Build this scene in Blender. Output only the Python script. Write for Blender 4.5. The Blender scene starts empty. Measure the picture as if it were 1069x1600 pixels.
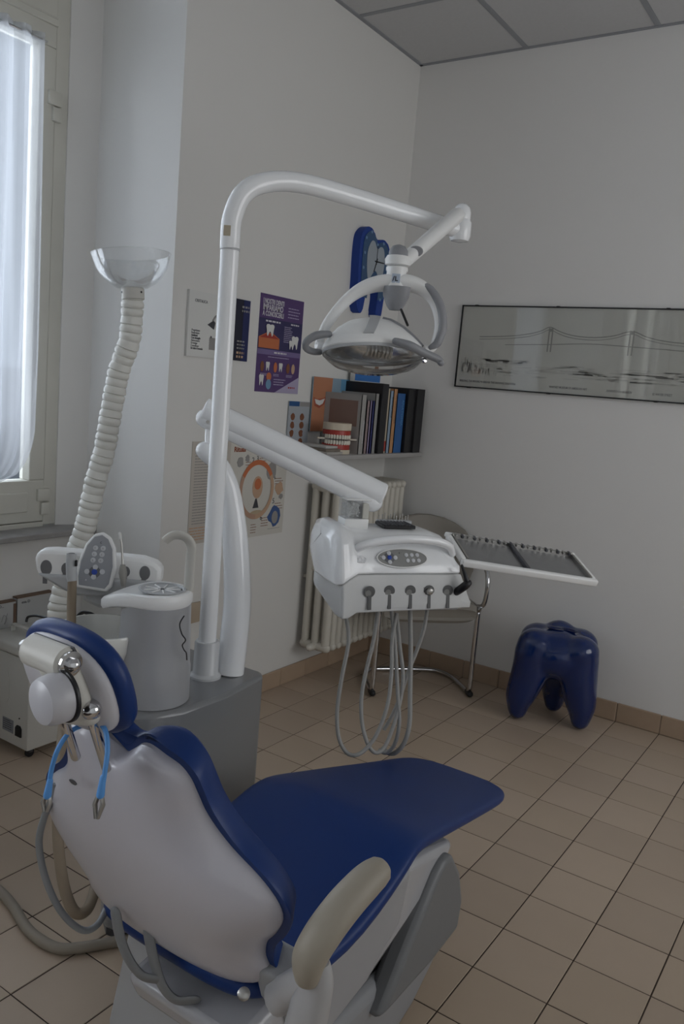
import bpy, bmesh, math, random
from mathutils import Vector, Matrix
random.seed(7)
C = bpy.context.scene.collection
V = Vector
# ------------------------------------------------------------------ camera
FPX = 1283.1; YAW = -0.58323; PITCH = 0.149934; ROLL = 0.084643; CAM = V((0, 0, 1.45))
fw = V((math.sin(YAW)*math.cos(PITCH), math.cos(YAW)*math.cos(PITCH), -math.sin(PITCH)))
r0 = V((math.cos(YAW), -math.sin(YAW), 0)); u0 = r0.cross(fw)
rt = math.cos(ROLL)*r0 + math.sin(ROLL)*u0
up = -math.sin(ROLL)*r0 + math.cos(ROLL)*u0
cd = bpy.data.cameras.new('camera'); cam = bpy.data.objects.new('camera', cd); C.objects.link(cam)
cd.sensor_fit = 'VERTICAL'; cd.sensor_height = 36.0; cd.lens = 36.0*FPX/1600.0
cd.clip_start = 0.05; cd.clip_end = 60
cam.matrix_world = Matrix(((rt.x, up.x, -fw.x, CAM.x), (rt.y, up.y, -fw.y, CAM.y), (rt.z, up.z, -fw.z, CAM.z), (0, 0, 0, 1)))
bpy.context.scene.camera = cam
# ------------------------------------------------------------------ world, lights, exposure
sc = bpy.context.scene
sc.view_settings.view_transform = 'Standard'; sc.view_settings.look = 'None'
sc.view_settings.exposure = 0.0; sc.view_settings.gamma = 1.0; sc.view_settings.use_curve_mapping = False
w = bpy.data.worlds.new('sky'); sc.world = w; w.use_nodes = True
bg = w.node_tree.nodes['Background']; bg.inputs[0].default_value = (0.70, 0.84, 1.0, 1); bg.inputs[1].default_value = .55
def area(name, loc, rot, sx, sy, power=0, portal=False, col=(1, 1, 1)):
    l = bpy.data.lights.new(name, 'AREA'); l.shape = 'RECTANGLE'; l.size = sx; l.size_y = sy; l.energy = power; l.color = col
    if portal: l.cycles.is_portal = True
    o = bpy.data.objects.new(name, l); C.objects.link(o); o.location = loc; o.rotation_euler = rot
    return o
HP = math.pi/2
area('daylight_portal', (-2.90, 1.23, 1.95), (0, -HP, 0), 2.3, 1.9, portal=True)
area('daylight_portal', (-2.55, -1.05, 1.85), (0, -HP, 0), 2.1, 1.5, portal=True)
# overcast daylight coming in at the left windows, then added fill from the right
area('daylight_and_fill', (-3.10, 1.23, 2.1), (0, -HP, 0), 2.1, 1.7, 74, col=(0.86, 0.92, 1.0))
area('daylight_and_fill', (-2.75, -1.05, 1.9), (0, -HP, 0), 2.1, 1.5, 125, col=(0.92, 0.95, 1.0))
area('daylight_and_fill', (1.95, 2.5, 1.8), (0, HP, 0), 1.7, 2.0, 31, col=(1.0, 0.96, 0.92))  # added fill for the left wall, from an unseen source

# ------------------------------------------------------------------ helpers
def at(px, py, t):                       # point seen at (px, py), t metres along the view axis
    return CAM + fw*t + rt*((px-534.5)/FPX*t) - up*((py-800)/FPX*t)
def hit(ax, val, px, py):                # where that line of sight meets a plane x/y/z = val
    d = fw + rt*((px-534.5)/FPX) - up*((py-800)/FPX)
    return CAM + d*((val-CAM[ax])/d[ax])
MATS = {}
def M(name, col, rough=0.5, metal=0.0, var=0.04, scale=8.0, bump=0.0, coat=0.0, trans=0.0, alpha=1.0, spec=0.5, ior=1.45, sub=0):
    if name in MATS: return MATS[name]
    m = bpy.data.materials.new(name); m.use_nodes = True; nt = m.node_tree; b = nt.nodes['Principled BSDF']
    b.inputs['Roughness'].default_value = rough; b.inputs['Metallic'].default_value = metal
    b.inputs['Coat Weight'].default_value = coat; b.inputs['Coat Roughness'].default_value = 0.06
    b.inputs['Transmission Weight'].default_value = trans; b.inputs['Alpha'].default_value = alpha
    b.inputs['IOR'].default_value = ior; b.inputs['Specular IOR Level'].default_value = spec
    tc = nt.nodes.new('ShaderNodeTexCoord'); nz = nt.nodes.new('ShaderNodeTexNoise')
    nz.inputs['Scale'].default_value = scale; nz.inputs['Detail'].default_value = 5
    nt.links.new(tc.outputs['Object'], nz.inputs['Vector'])
    mx = nt.nodes.new('ShaderNodeMix'); mx.data_type = 'RGBA'
    mx.inputs['A'].default_value = (*[c*(1-var) for c in col], 1); mx.inputs['B'].default_value = (*[min(1, c*(1+var)) for c in col], 1)
    nt.links.new(nz.outputs['Fac'], mx.inputs['Factor']); nt.links.new(mx.outputs['Result'], b.inputs['Base Color'])
    if bump:
        bp = nt.nodes.new('ShaderNodeBump'); bp.inputs['Strength'].default_value = bump; bp.inputs['Distance'].default_value = 0.01
        nt.links.new(nz.outputs['Fac'], bp.inputs['Height']); nt.links.new(bp.outputs['Normal'], b.inputs['Normal'])
    MATS[name] = m; return m
def thin_glass(name, tint=(1, 1, 1), gloss=0.12, fk=.9, rough=0.02, milk=0.0, milkcol=(.8, .8, .8)):
    m = bpy.data.materials.new(name); m.use_nodes = True; nt = m.node_tree; nt.nodes.clear()
    out = nt.nodes.new('ShaderNodeOutputMaterial'); tr = nt.nodes.new('ShaderNodeBsdfTransparent'); tr.inputs[0].default_value = (*tint, 1)
    gl = nt.nodes.new('ShaderNodeBsdfGlossy'); gl.inputs['Roughness'].default_value = rough; gl.inputs[0].default_value = (1, 1, 1, 1)
    fr = nt.nodes.new('ShaderNodeFresnel'); fr.inputs[0].default_value = 1.35
    ma = nt.nodes.new('ShaderNodeMath'); ma.operation = 'MULTIPLY_ADD'; ma.inputs[1].default_value = 0.9; ma.inputs[2].default_value = gloss*0.4
    nt.links.new(fr.outputs[0], ma.inputs[0]); ma.inputs[1].default_value = fk
    mx = nt.nodes.new('ShaderNodeMixShader'); nt.links.new(ma.outputs[0], mx.inputs[0]); nt.links.new(tr.outputs[0], mx.inputs[1]); nt.links.new(gl.outputs[0], mx.inputs[2])
    last = mx
    if milk:
        df = nt.nodes.new('ShaderNodeBsdfDiffuse'); df.inputs[0].default_value = (*milkcol, 1)
        m2 = nt.nodes.new('ShaderNodeMixShader'); m2.inputs[0].default_value = milk
        nt.links.new(mx.outputs[0], m2.inputs[1]); nt.links.new(df.outputs[0], m2.inputs[2]); last = m2
    nt.links.new(last.outputs[0], out.inputs[0]); MATS[name] = m; return m
def sheer(name):
    m = bpy.data.materials.new(name); m.use_nodes = True; nt = m.node_tree; nt.nodes.clear()
    out = nt.nodes.new('ShaderNodeOutputMaterial'); tr = nt.nodes.new('ShaderNodeBsdfTransparent'); tl = nt.nodes.new('ShaderNodeBsdfTranslucent')
    df = nt.nodes.new('ShaderNodeBsdfDiffuse'); df.inputs[0].default_value = (.80, .82, .85, 1); tl.inputs[0].default_value = (.36, .37, .39, 1)
    a = nt.nodes.new('ShaderNodeMixShader'); a.inputs[0].default_value = 0.35; nt.links.new(tl.outputs[0], a.inputs[1]); nt.links.new(df.outputs[0], a.inputs[2])
    b = nt.nodes.new('ShaderNodeMixShader'); b.inputs[0].default_value = 0.70; nt.links.new(tr.outputs[0], b.inputs[1]); nt.links.new(a.outputs[0], b.inputs[2])
    nt.links.new(b.outputs[0], out.inputs[0]); MATS[name] = m; return m

WORLD = {}
def wl(o): return WORLD.get(o.name, V((0, 0, 0)))
def tag(o, label=None, cat=None, group=None, kind=None):
    if label: o['label'] = label
    if cat: o['category'] = cat
    if group: o['group'] = group
    if kind: o['kind'] = kind
    return o
def thing(name, label, cat, loc=(0, 0, 0), group=None):
    o = bpy.data.objects.new(name, None); C.objects.link(o); o.location = loc; o.empty_display_size = 0.05
    WORLD[o.name] = V(loc); return tag(o, label, cat, group)
def place(o, parent, loc):
    o.location = loc; WORLD[o.name] = V(loc)
    if parent is not None:
        o.parent = parent; o.matrix_parent_inverse = Matrix.Translation(-wl(parent))
    return o
def obj(name, bm, mat, parent=None, smooth=True, sub=0, loc=None, bev=0.0, angle=40):
    """bm is in world coordinates unless loc is given"""
    me = bpy.data.meshes.new(name)
    bmesh.ops.recalc_face_normals(bm, faces=bm.faces[:])
    if loc is None:
        xs = [v.co for v in bm.verts]
        c = V(((min(p.x for p in xs)+max(p.x for p in xs))/2, (min(p.y for p in xs)+max(p.y for p in xs))/2, min(p.z for p in xs)))
        for v in bm.verts: v.co -= c
        loc = c
    bm.to_mesh(me); bm.free()
    for m in (mat if isinstance(mat, (list, tuple)) else [mat]): me.materials.append(m)
    if smooth:
        me.shade_smooth()
        if not sub: me.set_sharp_from_angle(angle=math.radians(angle))
    o = bpy.data.objects.new(name, me); C.objects.link(o); place(o, parent, loc)
    if bev:
        b = o.modifiers.new('bevel', 'BEVEL'); b.width = bev; b.segments = 2; b.limit_method = 'ANGLE'
    if sub:
        s = o.modifiers.new('subsurf', 'SUBSURF'); s.levels = sub; s.render_levels = sub
    return o
def share(src, parent, loc, rot=None):   # a further object with the same mesh
    o = src.copy(); C.objects.link(o); place(o, parent, loc)
    if rot is not None: o.rotation_euler = rot
    return o
def copy_tree(o, delta, parent=None):
    c = o.copy(); C.objects.link(c)
    if parent is None:
        c.location = V(o.location)+V(delta)
    else: c.parent = parent
    for ch in list(o.children): copy_tree(ch, delta, c)
    return c
B = bmesh.new
def box(bm, a, b, bev=0.0, seg=2, M4=None, mi=0):
    x0, y0, z0 = a; x1, y1, z1 = b
    g = bmesh.ops.create_cube(bm, size=1.0)
    vs = g['verts']
    for v in vs: v.co = V(((x0+x1)/2+v.co.x*(x1-x0), (y0+y1)/2+v.co.y*(y1-y0), (z0+z1)/2+v.co.z*(z1-z0)))
    fs = set(f for v in vs for f in v.link_faces)
    for f in fs: f.material_index = mi
    if bev:
        es = list(set(e for v in vs for e in v.link_edges))
        r = bmesh.ops.bevel(bm, geom=vs+es, offset=bev, segments=seg, affect='EDGES', profile=0.5)
        vs = list(set(v for f in r['faces'] for v in f.verts) | set(v for v in vs if v.is_valid))
    if M4 is not None: bmesh.ops.transform(bm, matrix=M4, verts=vs)
    return bm
def frame(o, x, y, z=None):              # matrix with given axes
    x = V(x).normalized(); y = V(y); y = (y - x*y.dot(x)).normalized(); z = x.cross(y)
    return Matrix(((x.x, y.x, z.x, o[0]), (x.y, y.y, z.y, o[1]), (x.z, y.z, z.z, o[2]), (0, 0, 0, 1)))
def loft(bm, secs, cap=True, closed=False):
    rings = [[bm.verts.new(p) for p in s] for s in secs]
    n = len(rings[0])
    for i in range(len(rings)-1 + (1 if closed else 0)):
        a, b = rings[i], rings[(i+1) % len(rings)]
        for k in range(n): bm.faces.new((a[k], a[(k+1) % n], b[(k+1) % n], b[k]))
    if cap and not closed:
        bm.faces.new(rings[0][::-1]); bm.faces.new(rings[-1])
    return bm
def spline(pts, n=8):
    P = [V(p) for p in pts]
    if len(P) < 3: return P
    out = []
    for i in range(len(P)-1):
        p0 = P[max(i-1, 0)]; p1 = P[i]; p2 = P[i+1]; p3 = P[min(i+2, len(P)-1)]
        for k in range(n):
            t = k/n
            out.append(0.5*((2*p1)+(-p0+p2)*t+(2*p0-5*p1+4*p2-p3)*t*t+(-p0+3*p1-3*p2+p3)*t*t*t))
    out.append(P[-1]); return out
def tube(bm, pts, r, seg=12, smooth=0, flat=1.0, cap=True, round_end=False):
    P = spline(pts, smooth) if smooth else [V(p) for p in pts]
    n = len(P)
    if isinstance(r, (list, tuple)):
        m = len(r); R = []
        for i in range(n):
            f = i/(n-1)*(m-1); k = min(int(f), m-2); R.append(r[k]+(r[k+1]-r[k])*(f-k))
    else: R = [r]*n
    if round_end:
        a = (P[0]-P[1]).normalized(); b = (P[-1]-P[-2]).normalized(); ra, rb = R[0], R[-1]
        pre = [(P[0]+a*ra*s, ra*c) for s, c in ((0.97, .25), (.8, .6), (.5, .87))]
        post = [(P[-1]+b*rb*s, rb*c) for s, c in ((.5, .87), (.8, .6), (.97, .25))]
        P = [p for p, _ in pre]+P+[p for p, _ in post]; R = [q for _, q in pre]+R+[q for _, q in post]; n = len(P)
    T = [(P[min(i+1, n-1)]-P[max(i-1, 0)]).normalized() for i in range(n)]
    ref = V((0, 0, 1)) if abs(T[0].z) < 0.9 else V((1, 0, 0))
    N = (ref - T[0]*ref.dot(T[0])).normalized(); secs = []
    for i in range(n):
        N = (N - T[i]*N.dot(T[i])).normalized(); Bn = T[i].cross(N)
        secs.append([P[i]+N*(R[i]*math.cos(2*math.pi*k/seg))+Bn*(R[i]*flat*math.sin(2*math.pi*k/seg)) for k in range(seg)])
    return loft(bm, secs, cap)
def lathe(bm, c, prof, seg=32, ax=(0, 0, 1), sx=1.0, sy=1.0, rz=0.0):
    """prof: list of (radius, height) along axis ax from c"""
    z = V(ax).normalized(); x = V((1, 0, 0)) if abs(z.x) < .9 else V((0, 1, 0)); x = (x-z*x.dot(z)).normalized(); y = z.cross(x)
    secs = []
    for r, h in prof:
        secs.append([V(c)+z*h+x*(max(r, 1e-4)*sx*math.cos(2*math.pi*k/seg+rz))+y*(max(r, 1e-4)*sy*math.sin(2*math.pi*k/seg+rz)) for k in range(seg)])
    return loft(bm, secs, True)
def prism(bm, poly, o, x, y, depth, bev=0.0):
    """2D polygon (u,v) in plane o,x,y extruded along x cross y by depth"""
    x = V(x).normalized(); y = V(y).normalized(); z = x.cross(y); o = V(o)
    a = [bm.verts.new(o+x*u+y*v) for u, v in poly]; b = [bm.verts.new(o+x*u+y*v+z*depth) for u, v in poly]
    n = len(poly); bm.faces.new(a[::-1]); bm.faces.new(b)
    for k in range(n): bm.faces.new((a[k], a[(k+1) % n], b[(k+1) % n], b[k]))
    if bev:
        es = [e for v in a+b for e in v.link_edges]
        bmesh.ops.bevel(bm, geom=list(set(es)), offset=bev, segments=2, affect='EDGES', profile=0.5)
    return bm
def superring(c, x, y, a, b, p=2.5, n=24):
    x = V(x); y = V(y); out = []
    for k in range(n):
        t = 2*math.pi*k/n; cc, ss = math.cos(t), math.sin(t)
        out.append(V(c)+x*(a*math.copysign(abs(cc)**(2/p), cc))+y*(b*math.copysign(abs(ss)**(2/p), ss)))
    return out
def text(s, size, mat, parent, o, x, y, depth=0.0004, align='LEFT', squash=1.0, name='lettering', bold=0.0):
    cu = bpy.data.curves.new('t', 'FONT'); cu.body = s; cu.size = size; cu.align_x = align; cu.extrude = depth; cu.offset = bold
    cu.resolution_u = 2; cu.space_line = 0.95
    to = bpy.data.objects.new('t', cu); C.objects.link(to)
    dg = bpy.context.evaluated_depsgraph_get(); me = bpy.data.meshes.new_from_object(to.evaluated_get(dg), depsgraph=dg)
    bpy.data.objects.remove(to); bpy.data.curves.remove(cu)
    x = V(x).normalized(); y = V(y).normalized(); z = x.cross(y); o = V(o)
    for v in me.vertices: v.co = x*v.co.x*squash+y*v.co.y+z*v.co.z
    me.name = name; me.materials.clear(); me.materials.append(mat)
    ob = bpy.data.objects.new(name, me); C.objects.link(ob); place(ob, parent, o+z*depth); return ob
def bars(o, x, y, rows, w, gap, h, mat, parent, rag=0.25, name='fine_print'):
    """rows of small unreadable print, broken into word-long strokes"""
    bm = B(); x = V(x); y = V(y); z = x.cross(y)
    for i in range(rows):
        u = 0; end = w*(1-random.random()*rag)
        while u < end:
            L = random.uniform(.008, .022)*(w/.1)**.5; L = min(L, end-u)
            box(bm, (u, -i*gap-h, 0), (u+L, -i*gap, .0005), M4=frame(o, x, y)); u += L+h*.7
    return tag(obj(name, bm, mat, parent, smooth=False), kind='stuff')

# ------------------------------------------------------------------ materials
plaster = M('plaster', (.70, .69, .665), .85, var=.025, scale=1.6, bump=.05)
plaster2 = M('plaster_reveal', (.72, .72, .71), .8, var=.02, scale=1.2, bump=.06)
tile_m = M('floor_tile', (0.465, 0.3674, 0.2743), .42, var=.06, scale=5, bump=.02)
tile_b = M('floor_tile_b', (0.4417, 0.3488, 0.2651), .42, var=.07, scale=4, bump=.02)
tile_c = M('floor_tile_c', (0.4883, 0.386, 0.293), .42, var=.06, scale=6, bump=.02)
base_m = M('skirting_tile', (.42, .31, .22), .45, var=.1, scale=12)
grout = M('grout', (.045, .03, .022), .9, var=.3, scale=30)
grout2 = M('skirting_grout', (.30, .24, .19), .9)
ceil_m = M('ceiling_board', (.56, .56, .56), .95, var=.05, scale=60, bump=.03)
rail_m = M('ceiling_rail_grey', (.30, .31, .33), .5)
frame_m = M('old_white_paint', (.56, .55, .49), .5, var=.08, scale=6, bump=.04)
stone_m = M('sill_stone', (.30, .29, .28), .6, var=.35, scale=14, bump=.15)
white_g = M('white_gloss', (.85, .86, .87), .16, var=.01, coat=.5)
white_p = M('white_plastic', (.80, .80, .79), .32, var=.02)
white_s = M('shell_white', (.50, .485, .52), .28, var=.02, coat=.3)
cream_p = M('cream_plastic', (.55, .535, .49), .45, var=.03)
grey_p = M('grey_plastic', (.26, .265, .28), .45, var=.03)
grey_l = M('light_grey_plastic', (.42, .43, .44), .4, var=.03)
unit_g = M('unit_grey', (.205, .21, .215), .28, var=.03, coat=.3)
dark_g = M('dark_grey', (.07, .072, .08), .45, var=.05)
black_m = M('black', (.012, .012, .014), .4)
blue_v = M('blue_vinyl', (.004, .028, .140), .40, var=.05, scale=5, bump=.015, spec=.4)
blue_s = M('blue_plastic', (.001, .017, .105), .14, var=.03, coat=.6)
blue_t = M('light_blue_rubber', (.09, .28, .62), .5)
chrome = M('chrome', (.62, .62, .63), .10, metal=1.0, var=.02)
steel = M('steel', (.45, .44, .42), .28, metal=1.0, var=.1)
hose_g = M('hose_grey', (.30, .295, .28), .5, var=.06)
hose_b = M('hose_brown', (.23, .18, .125), .6, var=.12, scale=25)
hose_w = M('hose_white', (.74, .73, .68), .42, var=.03)
arm_m = M('armrest_beige', (.32, .285, .23), .5, var=.08, scale=6)
rad_m = M('radiator_paint', (.62, .59, .52), .4, var=.06, scale=9)
seat_br = M('taupe_vinyl', (.24, .22, .19), .5, var=.06)
paper = M('paper_white', (.66, .66, .64), .6, var=.02)
glass = thin_glass('window_glass', (.97, .98, .99))
clear = thin_glass('clear_plastic', (.97, .975, .98), gloss=.08, fk=.5, milk=.05, milkcol=(.8, .82, .84))
bowl_m = thin_glass('aspirator_plastic', (.97, .975, .975), gloss=.05, fk=.4, milk=.07, milkcol=(.75, .76, .78))
lens_m = thin_glass('lamp_lens', (.96, .965, .97), gloss=.2)
pic_gl = thin_glass('picture_glass', (.96, .96, .96), gloss=.04, fk=.6)
curtain_m = sheer('sheer_curtain')
def flat(name, col, rough=.6): return M(name, col, rough, var=.02)
ink = flat('ink_dark', (.05, .05, .06)); inkg = flat('ink_grey', (.28, .27, .26)); inkw = flat('ink_white', (.60, .58, .62))

# ================================================================== SETTING
XL = -2.30; YB = 3.865; ZC = 3.105; XR = 1.7; YF = -2.3
def struct(o): o['kind'] = 'structure'; return o
# floor slab with each tile laid on it
bm = B(); box(bm, (-3.0, YF-.1, -.10), (XR+.1, YB+.1, -.0015)); floor = struct(obj('floor', bm, grout, smooth=False))
tm = []
for m in (tile_m, tile_b, tile_c):
    bm = B(); box(bm, (-.0984, -.0984, -.008), (.0984, .0984, 0)); bmesh.ops.bevel(bm, geom=[e for e in bm.edges if all(v.co.z > -.001 for v in e.verts)], offset=.0012, segments=1, affect='EDGES')
    me = bpy.data.meshes.new('tile'); bm.to_mesh(me); bm.free(); me.materials.append(m); tm.append(me)
def proj(p):
    d = V(p)-CAM; z = d.dot(fw)
    return (534.5+FPX*d.dot(rt)/z, 800-FPX*d.dot(up)/z, z) if z > .1 else (-9999, -9999, z)
cells = []
for i in range(-15, 20):
    for j in range(-22, 20):
        x0 = -.9+.2*i; y0 = 3.855-.2*(j+1)
        if x0+.2 < -2.76 or x0 > XR or y0 < YF: continue
        if x0 < XL-.01 and not (.3 < y0+.1 < 2.2): continue
        cx, cy = x0+.1, y0+.1; q = proj((cx, cy, 0)); vis = -60 < q[0] < 1130 and q[1] < 1680 and q[2] > .1
        cells.append((not vis, q[2], cx, cy))
cells.sort(); rest = B()
for k, (nv, d, cx, cy) in enumerate(cells):
    if not nv and k < 298:
        o = bpy.data.objects.new('tile', random.choice(tm)); C.objects.link(o)
        place(o, floor, (cx, cy, random.uniform(-.0006, 0)))
    else: box(rest, (cx-.0984, cy-.0984, -.008), (cx+.0984, cy+.0984, 0))
tag(obj('tile_field', rest, tile_m, floor, smooth=False), kind='stuff')
# walls
bm = B()
box(bm, (XL-.6, 2.225, 0), (XL, YB+.1, 3.3))                 # poster wall and the reveal end of the niche
prism(bm, [(-2.745, 2.225), (-2.745, 2.26), (-2.95, 2.26), (-2.95, 2.10), (-2.80, 2.12)], (0, 0, 0), (1, 0, 0), (0, 1, 0), 3.3)
box(bm, (-2.95, .28, 0), (-2.745, 2.26, .775))               # parapet under the window
box(bm, (-2.95, .30, 3.02), (-2.745, 2.26, 3.3))
box(bm, (-2.9, -.30, 0), (XL, .30, 3.3))
box(bm, (-2.5, -1.8, 0), (XL, -.30, .8)); box(bm, (-2.5, -1.8, 2.9), (XL, -.30, 3.3)); box(bm, (-2.5, YF-.1, 0), (XL, -1.8, 3.3))
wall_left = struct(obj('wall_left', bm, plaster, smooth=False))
bm = B(); box(bm, (XL-.1, YB, 0), (XR+.1, YB+.12, 3.3)); wall_back = struct(obj('wall_back', bm, M('plaster_far_lightened', (.79, .78, .76), .85, var=.025, scale=1.6, bump=.05), smooth=False))  # same plaster, colour lightened in place of light missing on this wall
bm = B(); box(bm, (XR, YF-.1, 0), (XR+.12, 1.4, 3.3)); box(bm, (XR, 3.6, 0), (XR+.12, YB+.1, 3.3)); box(bm, (XR, 1.4, 0), (XR+.12, 3.6, .85)); box(bm, (XR, 1.4, 2.75), (XR+.12, 3.6, 3.3)); struct(obj('wall_right', bm, plaster, smooth=False))
bm = B(); box(bm, (XL-.2, YF-.12, 0), (XR+.1, YF, 3.3)); struct(obj('wall_front', bm, plaster, smooth=False))
# suspended ceiling: slab, boards, rails
bm = B(); box(bm, (-3.0, YF-.1, ZC+.03), (XR+.1, YB+.1, ZC+.13)); ceiling = struct(obj('ceiling', bm, ceil_m, smooth=False))
bm = B(); box(bm, (-.288, -.288, 0), (.288, .288, .02)); me_c = bpy.data.meshes.new('ceiling_board'); bm.to_mesh(me_c); bm.free(); me_c.materials.append(ceil_m)
xg = [-2.931+.6025*k for k in range(9)]; yg = [3.865-.6*k for k in range(12)]
for i in range(len(xg)-1):
    for j in range(len(yg)-1):
        cx, cy = xg[i]+.301, yg[j]-.3
        if cx-.3 > XR or cy+.25 < YF: continue
        if i == 0 and cy > 2.2: continue
        if i == 0:
            bm = B(); box(bm, (-2.72 if cy < 2.3 and cy > .3 else -2.35, cy-.288, ZC-.002), (-2.345, cy+.288, ZC+.02)); obj('ceiling_board', bm, ceil_m, ceiling, smooth=False); continue
        o = bpy.data.objects.new('ceiling_board', me_c); C.objects.link(o); place(o, ceiling, (cx, cy, ZC-.002))
for x in xg[1:]:
    if x < XR:
        bm = B(); box(bm, (x-.0125, YF, ZC-.004), (x+.0125, YB, ZC+.012)); obj('ceiling_rail', bm, rail_m, ceiling, smooth=False)
for y in yg[1:]:
    if y > YF:
        bm = B(); box(bm, (-2.74, y-.0125, ZC-.004), (XR, y+.0125, ZC+.0118)) if .3 < y < 2.2 else box(bm, (XL, y-.0125, ZC-.004), (XR, y+.0125, ZC+.0118)); obj('ceiling_rail', bm, rail_m, ceiling, smooth=False)
for a, b in (((XL, YB-.02, ZC-.006), (XR, YB, ZC+.012)), ((XL, 2.2, ZC-.006), (XL+.02, YB, ZC+.012))):
    bm = B(); box(bm, a, b); obj('edge_rail', bm, rail_m, ceiling, smooth=False)
# skirting
def skirting(name, pts_fn, n0, n1, core):
    s = struct(obj(name, core, grout2, smooth=False))
    for k in range(n0, n1): obj('skirting_tile', pts_fn(k), base_m, s, smooth=False)
def sk_back(k):
    x = -2.3+.2*k+0.0; bm = B(); box(bm, (x+.0015, YB-.011, 0), (x+.1985, YB-.001, .092), .003, 1); return bm
def sk_left(k):
    y = 3.855-.2*(k+1); bm = B(); box(bm, (XL+.001, y+.0015, 0), (XL+.011, y+.1985, .085), .003, 1); return bm
bm = B(); box(bm, (XL, YB-.007, 0), (XR, YB, .088)); skirting('baseboard_back', sk_back, 0, 20, bm)
bm = B(); box(bm, (XL, 2.23, 0), (XL+.007, YB, .081)); skirting('baseboard_left', sk_left, 0, 8, bm)

# window 1 : old painted casement, front face near x = -2.80
win = struct(thing('window_1', None, None, (-2.82, 1.23, .80)))
y0w, y1w = .34, 2.12
def bx(name, a, b, m=frame_m, par=None, bev=.004): bm = B(); box(bm, a, b, bev); return obj(name, bm, m, par, smooth=False)
bx('frame_stile', (-2.90, 2.062, .80), (-2.805, 2.125, 3.05), par=win); bx('frame_stile', (-2.90, .33, .80), (-2.805, .395, 3.05), par=win)
bx('transom', (-2.90, .395, 2.70), (-2.795, 2.062, 2.775), par=win, bev=.008); bx('transom_moulding', (-2.812, .395, 2.675), (-2.79, 2.062, 2.70), par=win)
bx('head_rail', (-2.90, .395, 2.98), (-2.805, 2.062, 3.05), par=win); bx('threshold', (-2.90, .395, .79), (-2.80, 2.062, .815), par=win)
for s0, s1 in ((1.235, 2.06), (.397, 1.222)):
    sash = bx('sash_rail', (-2.865, s0, .818), (-2.80, s1, .985), par=win)
    bx('bead', (-2.806, s0+.075, .86), (-2.792, s1-.075, .94), par=sash)
    bx('sash_rail', (-2.865, s0, 2.60), (-2.80, s1, 2.70), par=win)
    bx('sash_stile', (-2.865, s1-.068, .985), (-2.80, s1, 2.60), par=win); bx('sash_stile', (-2.865, s0, .985), (-2.80, s0+.068, 2.60), par=win)
    bx('pane', (-2.845, s0+.066, .983), (-2.841, s1-.066, 2.602), glass, win, 0)
bx('pane', (-2.845, .45, 2.84), (-2.841, 2.0, 2.96), glass, win, 0)
bx('fanlight_rail', (-2.865, .397, 2.78), (-2.805, 2.06, 2.84), par=win); bx('fanlight_rail', (-2.865, .397, 2.945), (-2.805, 2.06, 2.98), par=win)
bx('fanlight_stile', (-2.865, 2.0, 2.84), (-2.805, 2.06, 2.945), par=win)
for z in (.90, 2.40):
    for dz in (0, .055): 
        bm = B(); box(bm, (-2.81, 2.045-.018*(dz == 0), z-dz), (-2.788, 2.085, z-dz+.05), .004); obj('hinge', bm, frame_m, win)
# stone sill
bm = B(); box(bm, (-2.80, .31, .775), (-2.665, 2.222, .797), .004); struct(obj('trim_1', bm, stone_m, smooth=False))
# sheer curtain hung on the sash, gathered at the bottom
def curtain(x, y0, y1, z0, z1, label, gathered=True):
    bm = B(); nu, nv = 120, 50; vs = []
    for j in range(nv+1):
        z = z0+(z1-z0)*j/nv; row = []
        h = (z-z0)
        a = 1.0
        if gathered and h < .22: a = 1-.20*(1-math.sqrt(max(0, 1-((.22-h)/.22)**2)))
        for i in range(nu+1):
            f = i/nu; yy = y0+(y1-y0)*(1-(1-f)*1.0) if not gathered else y0+(y1-y0)*f*(a if f > 0 else 1)
            amp = .006+.010*min(1, h/.5)
            xx = x+amp*math.sin(f*58+.6*math.sin(z*1.7))+.004*math.sin(f*131+z*2)+ (.02*(1-h/.25) if gathered and h < .25 else 0)*math.sin(f*22)
            row.append(bm.verts.new((xx, yy, z)))
        vs.append(row)
    for j in range(nv):
        for i in range(nu): bm.faces.new((vs[j][i], vs[j][i+1], vs[j+1][i+1], vs[j+1][i]))
    o = obj('curtain', bm, curtain_m); return tag(o, label, 'curtain')
curtain(-2.775, 1.22, 1.985, .985, 2.625, 'sheer white gathered curtain hanging on the window sash at the far left')
curtain(-2.775, .45, 1.16, .985, 2.625, 'second sheer curtain, outside the frame on the nearer window sash')
bm = B(); tube(bm, [(-2.775, 1.2, 2.60), (-2.775, 2.0, 2.60)], .005, 8); tag(obj('curtain_rod', bm, chrome), 'thin metal rod carrying the sheer curtain at the top of the window', 'curtain rod')
# houses across the street are only a pale wall with a parapet
bm = B(); box(bm, (-9, -6, -6), (-8.6, 12, 1.35)); box(bm, (-8.6, -6, .75), (-8.0, 12, .95)); 
for k in range(40): box(bm, (-8.05, -4+.35*k, .2), (-8.0, -3.93+.35*k, .8))
tag(obj('building', bm, flat('far_wall', (.30, .31, .33))), 'pale grey building with balcony across the street, seen below the curtain', 'building')
# second window behind the photographer
w2 = struct(thing('window_2', None, None, (-2.4, -1.05, .8)))
bx('frame_stile', (-2.46, -1.8, .8), (-2.38, -1.74, 2.9), par=w2); bx('frame_stile', (-2.46, -.36, .8), (-2.38, -.30, 2.9), par=w2)
bx('frame_stile', (-2.46, -1.09, .8), (-2.38, -1.01, 2.9), par=w2); bx('sash_rail', (-2.46, -1.74, .8), (-2.38, -.36, .9), par=w2); bx('sash_rail', (-2.46, -1.74, 2.82), (-2.38, -.36, 2.9), par=w2)
bx('pane', (-2.43, -1.74, .9), (-2.426, -.36, 2.82), glass, w2, 0)

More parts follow.
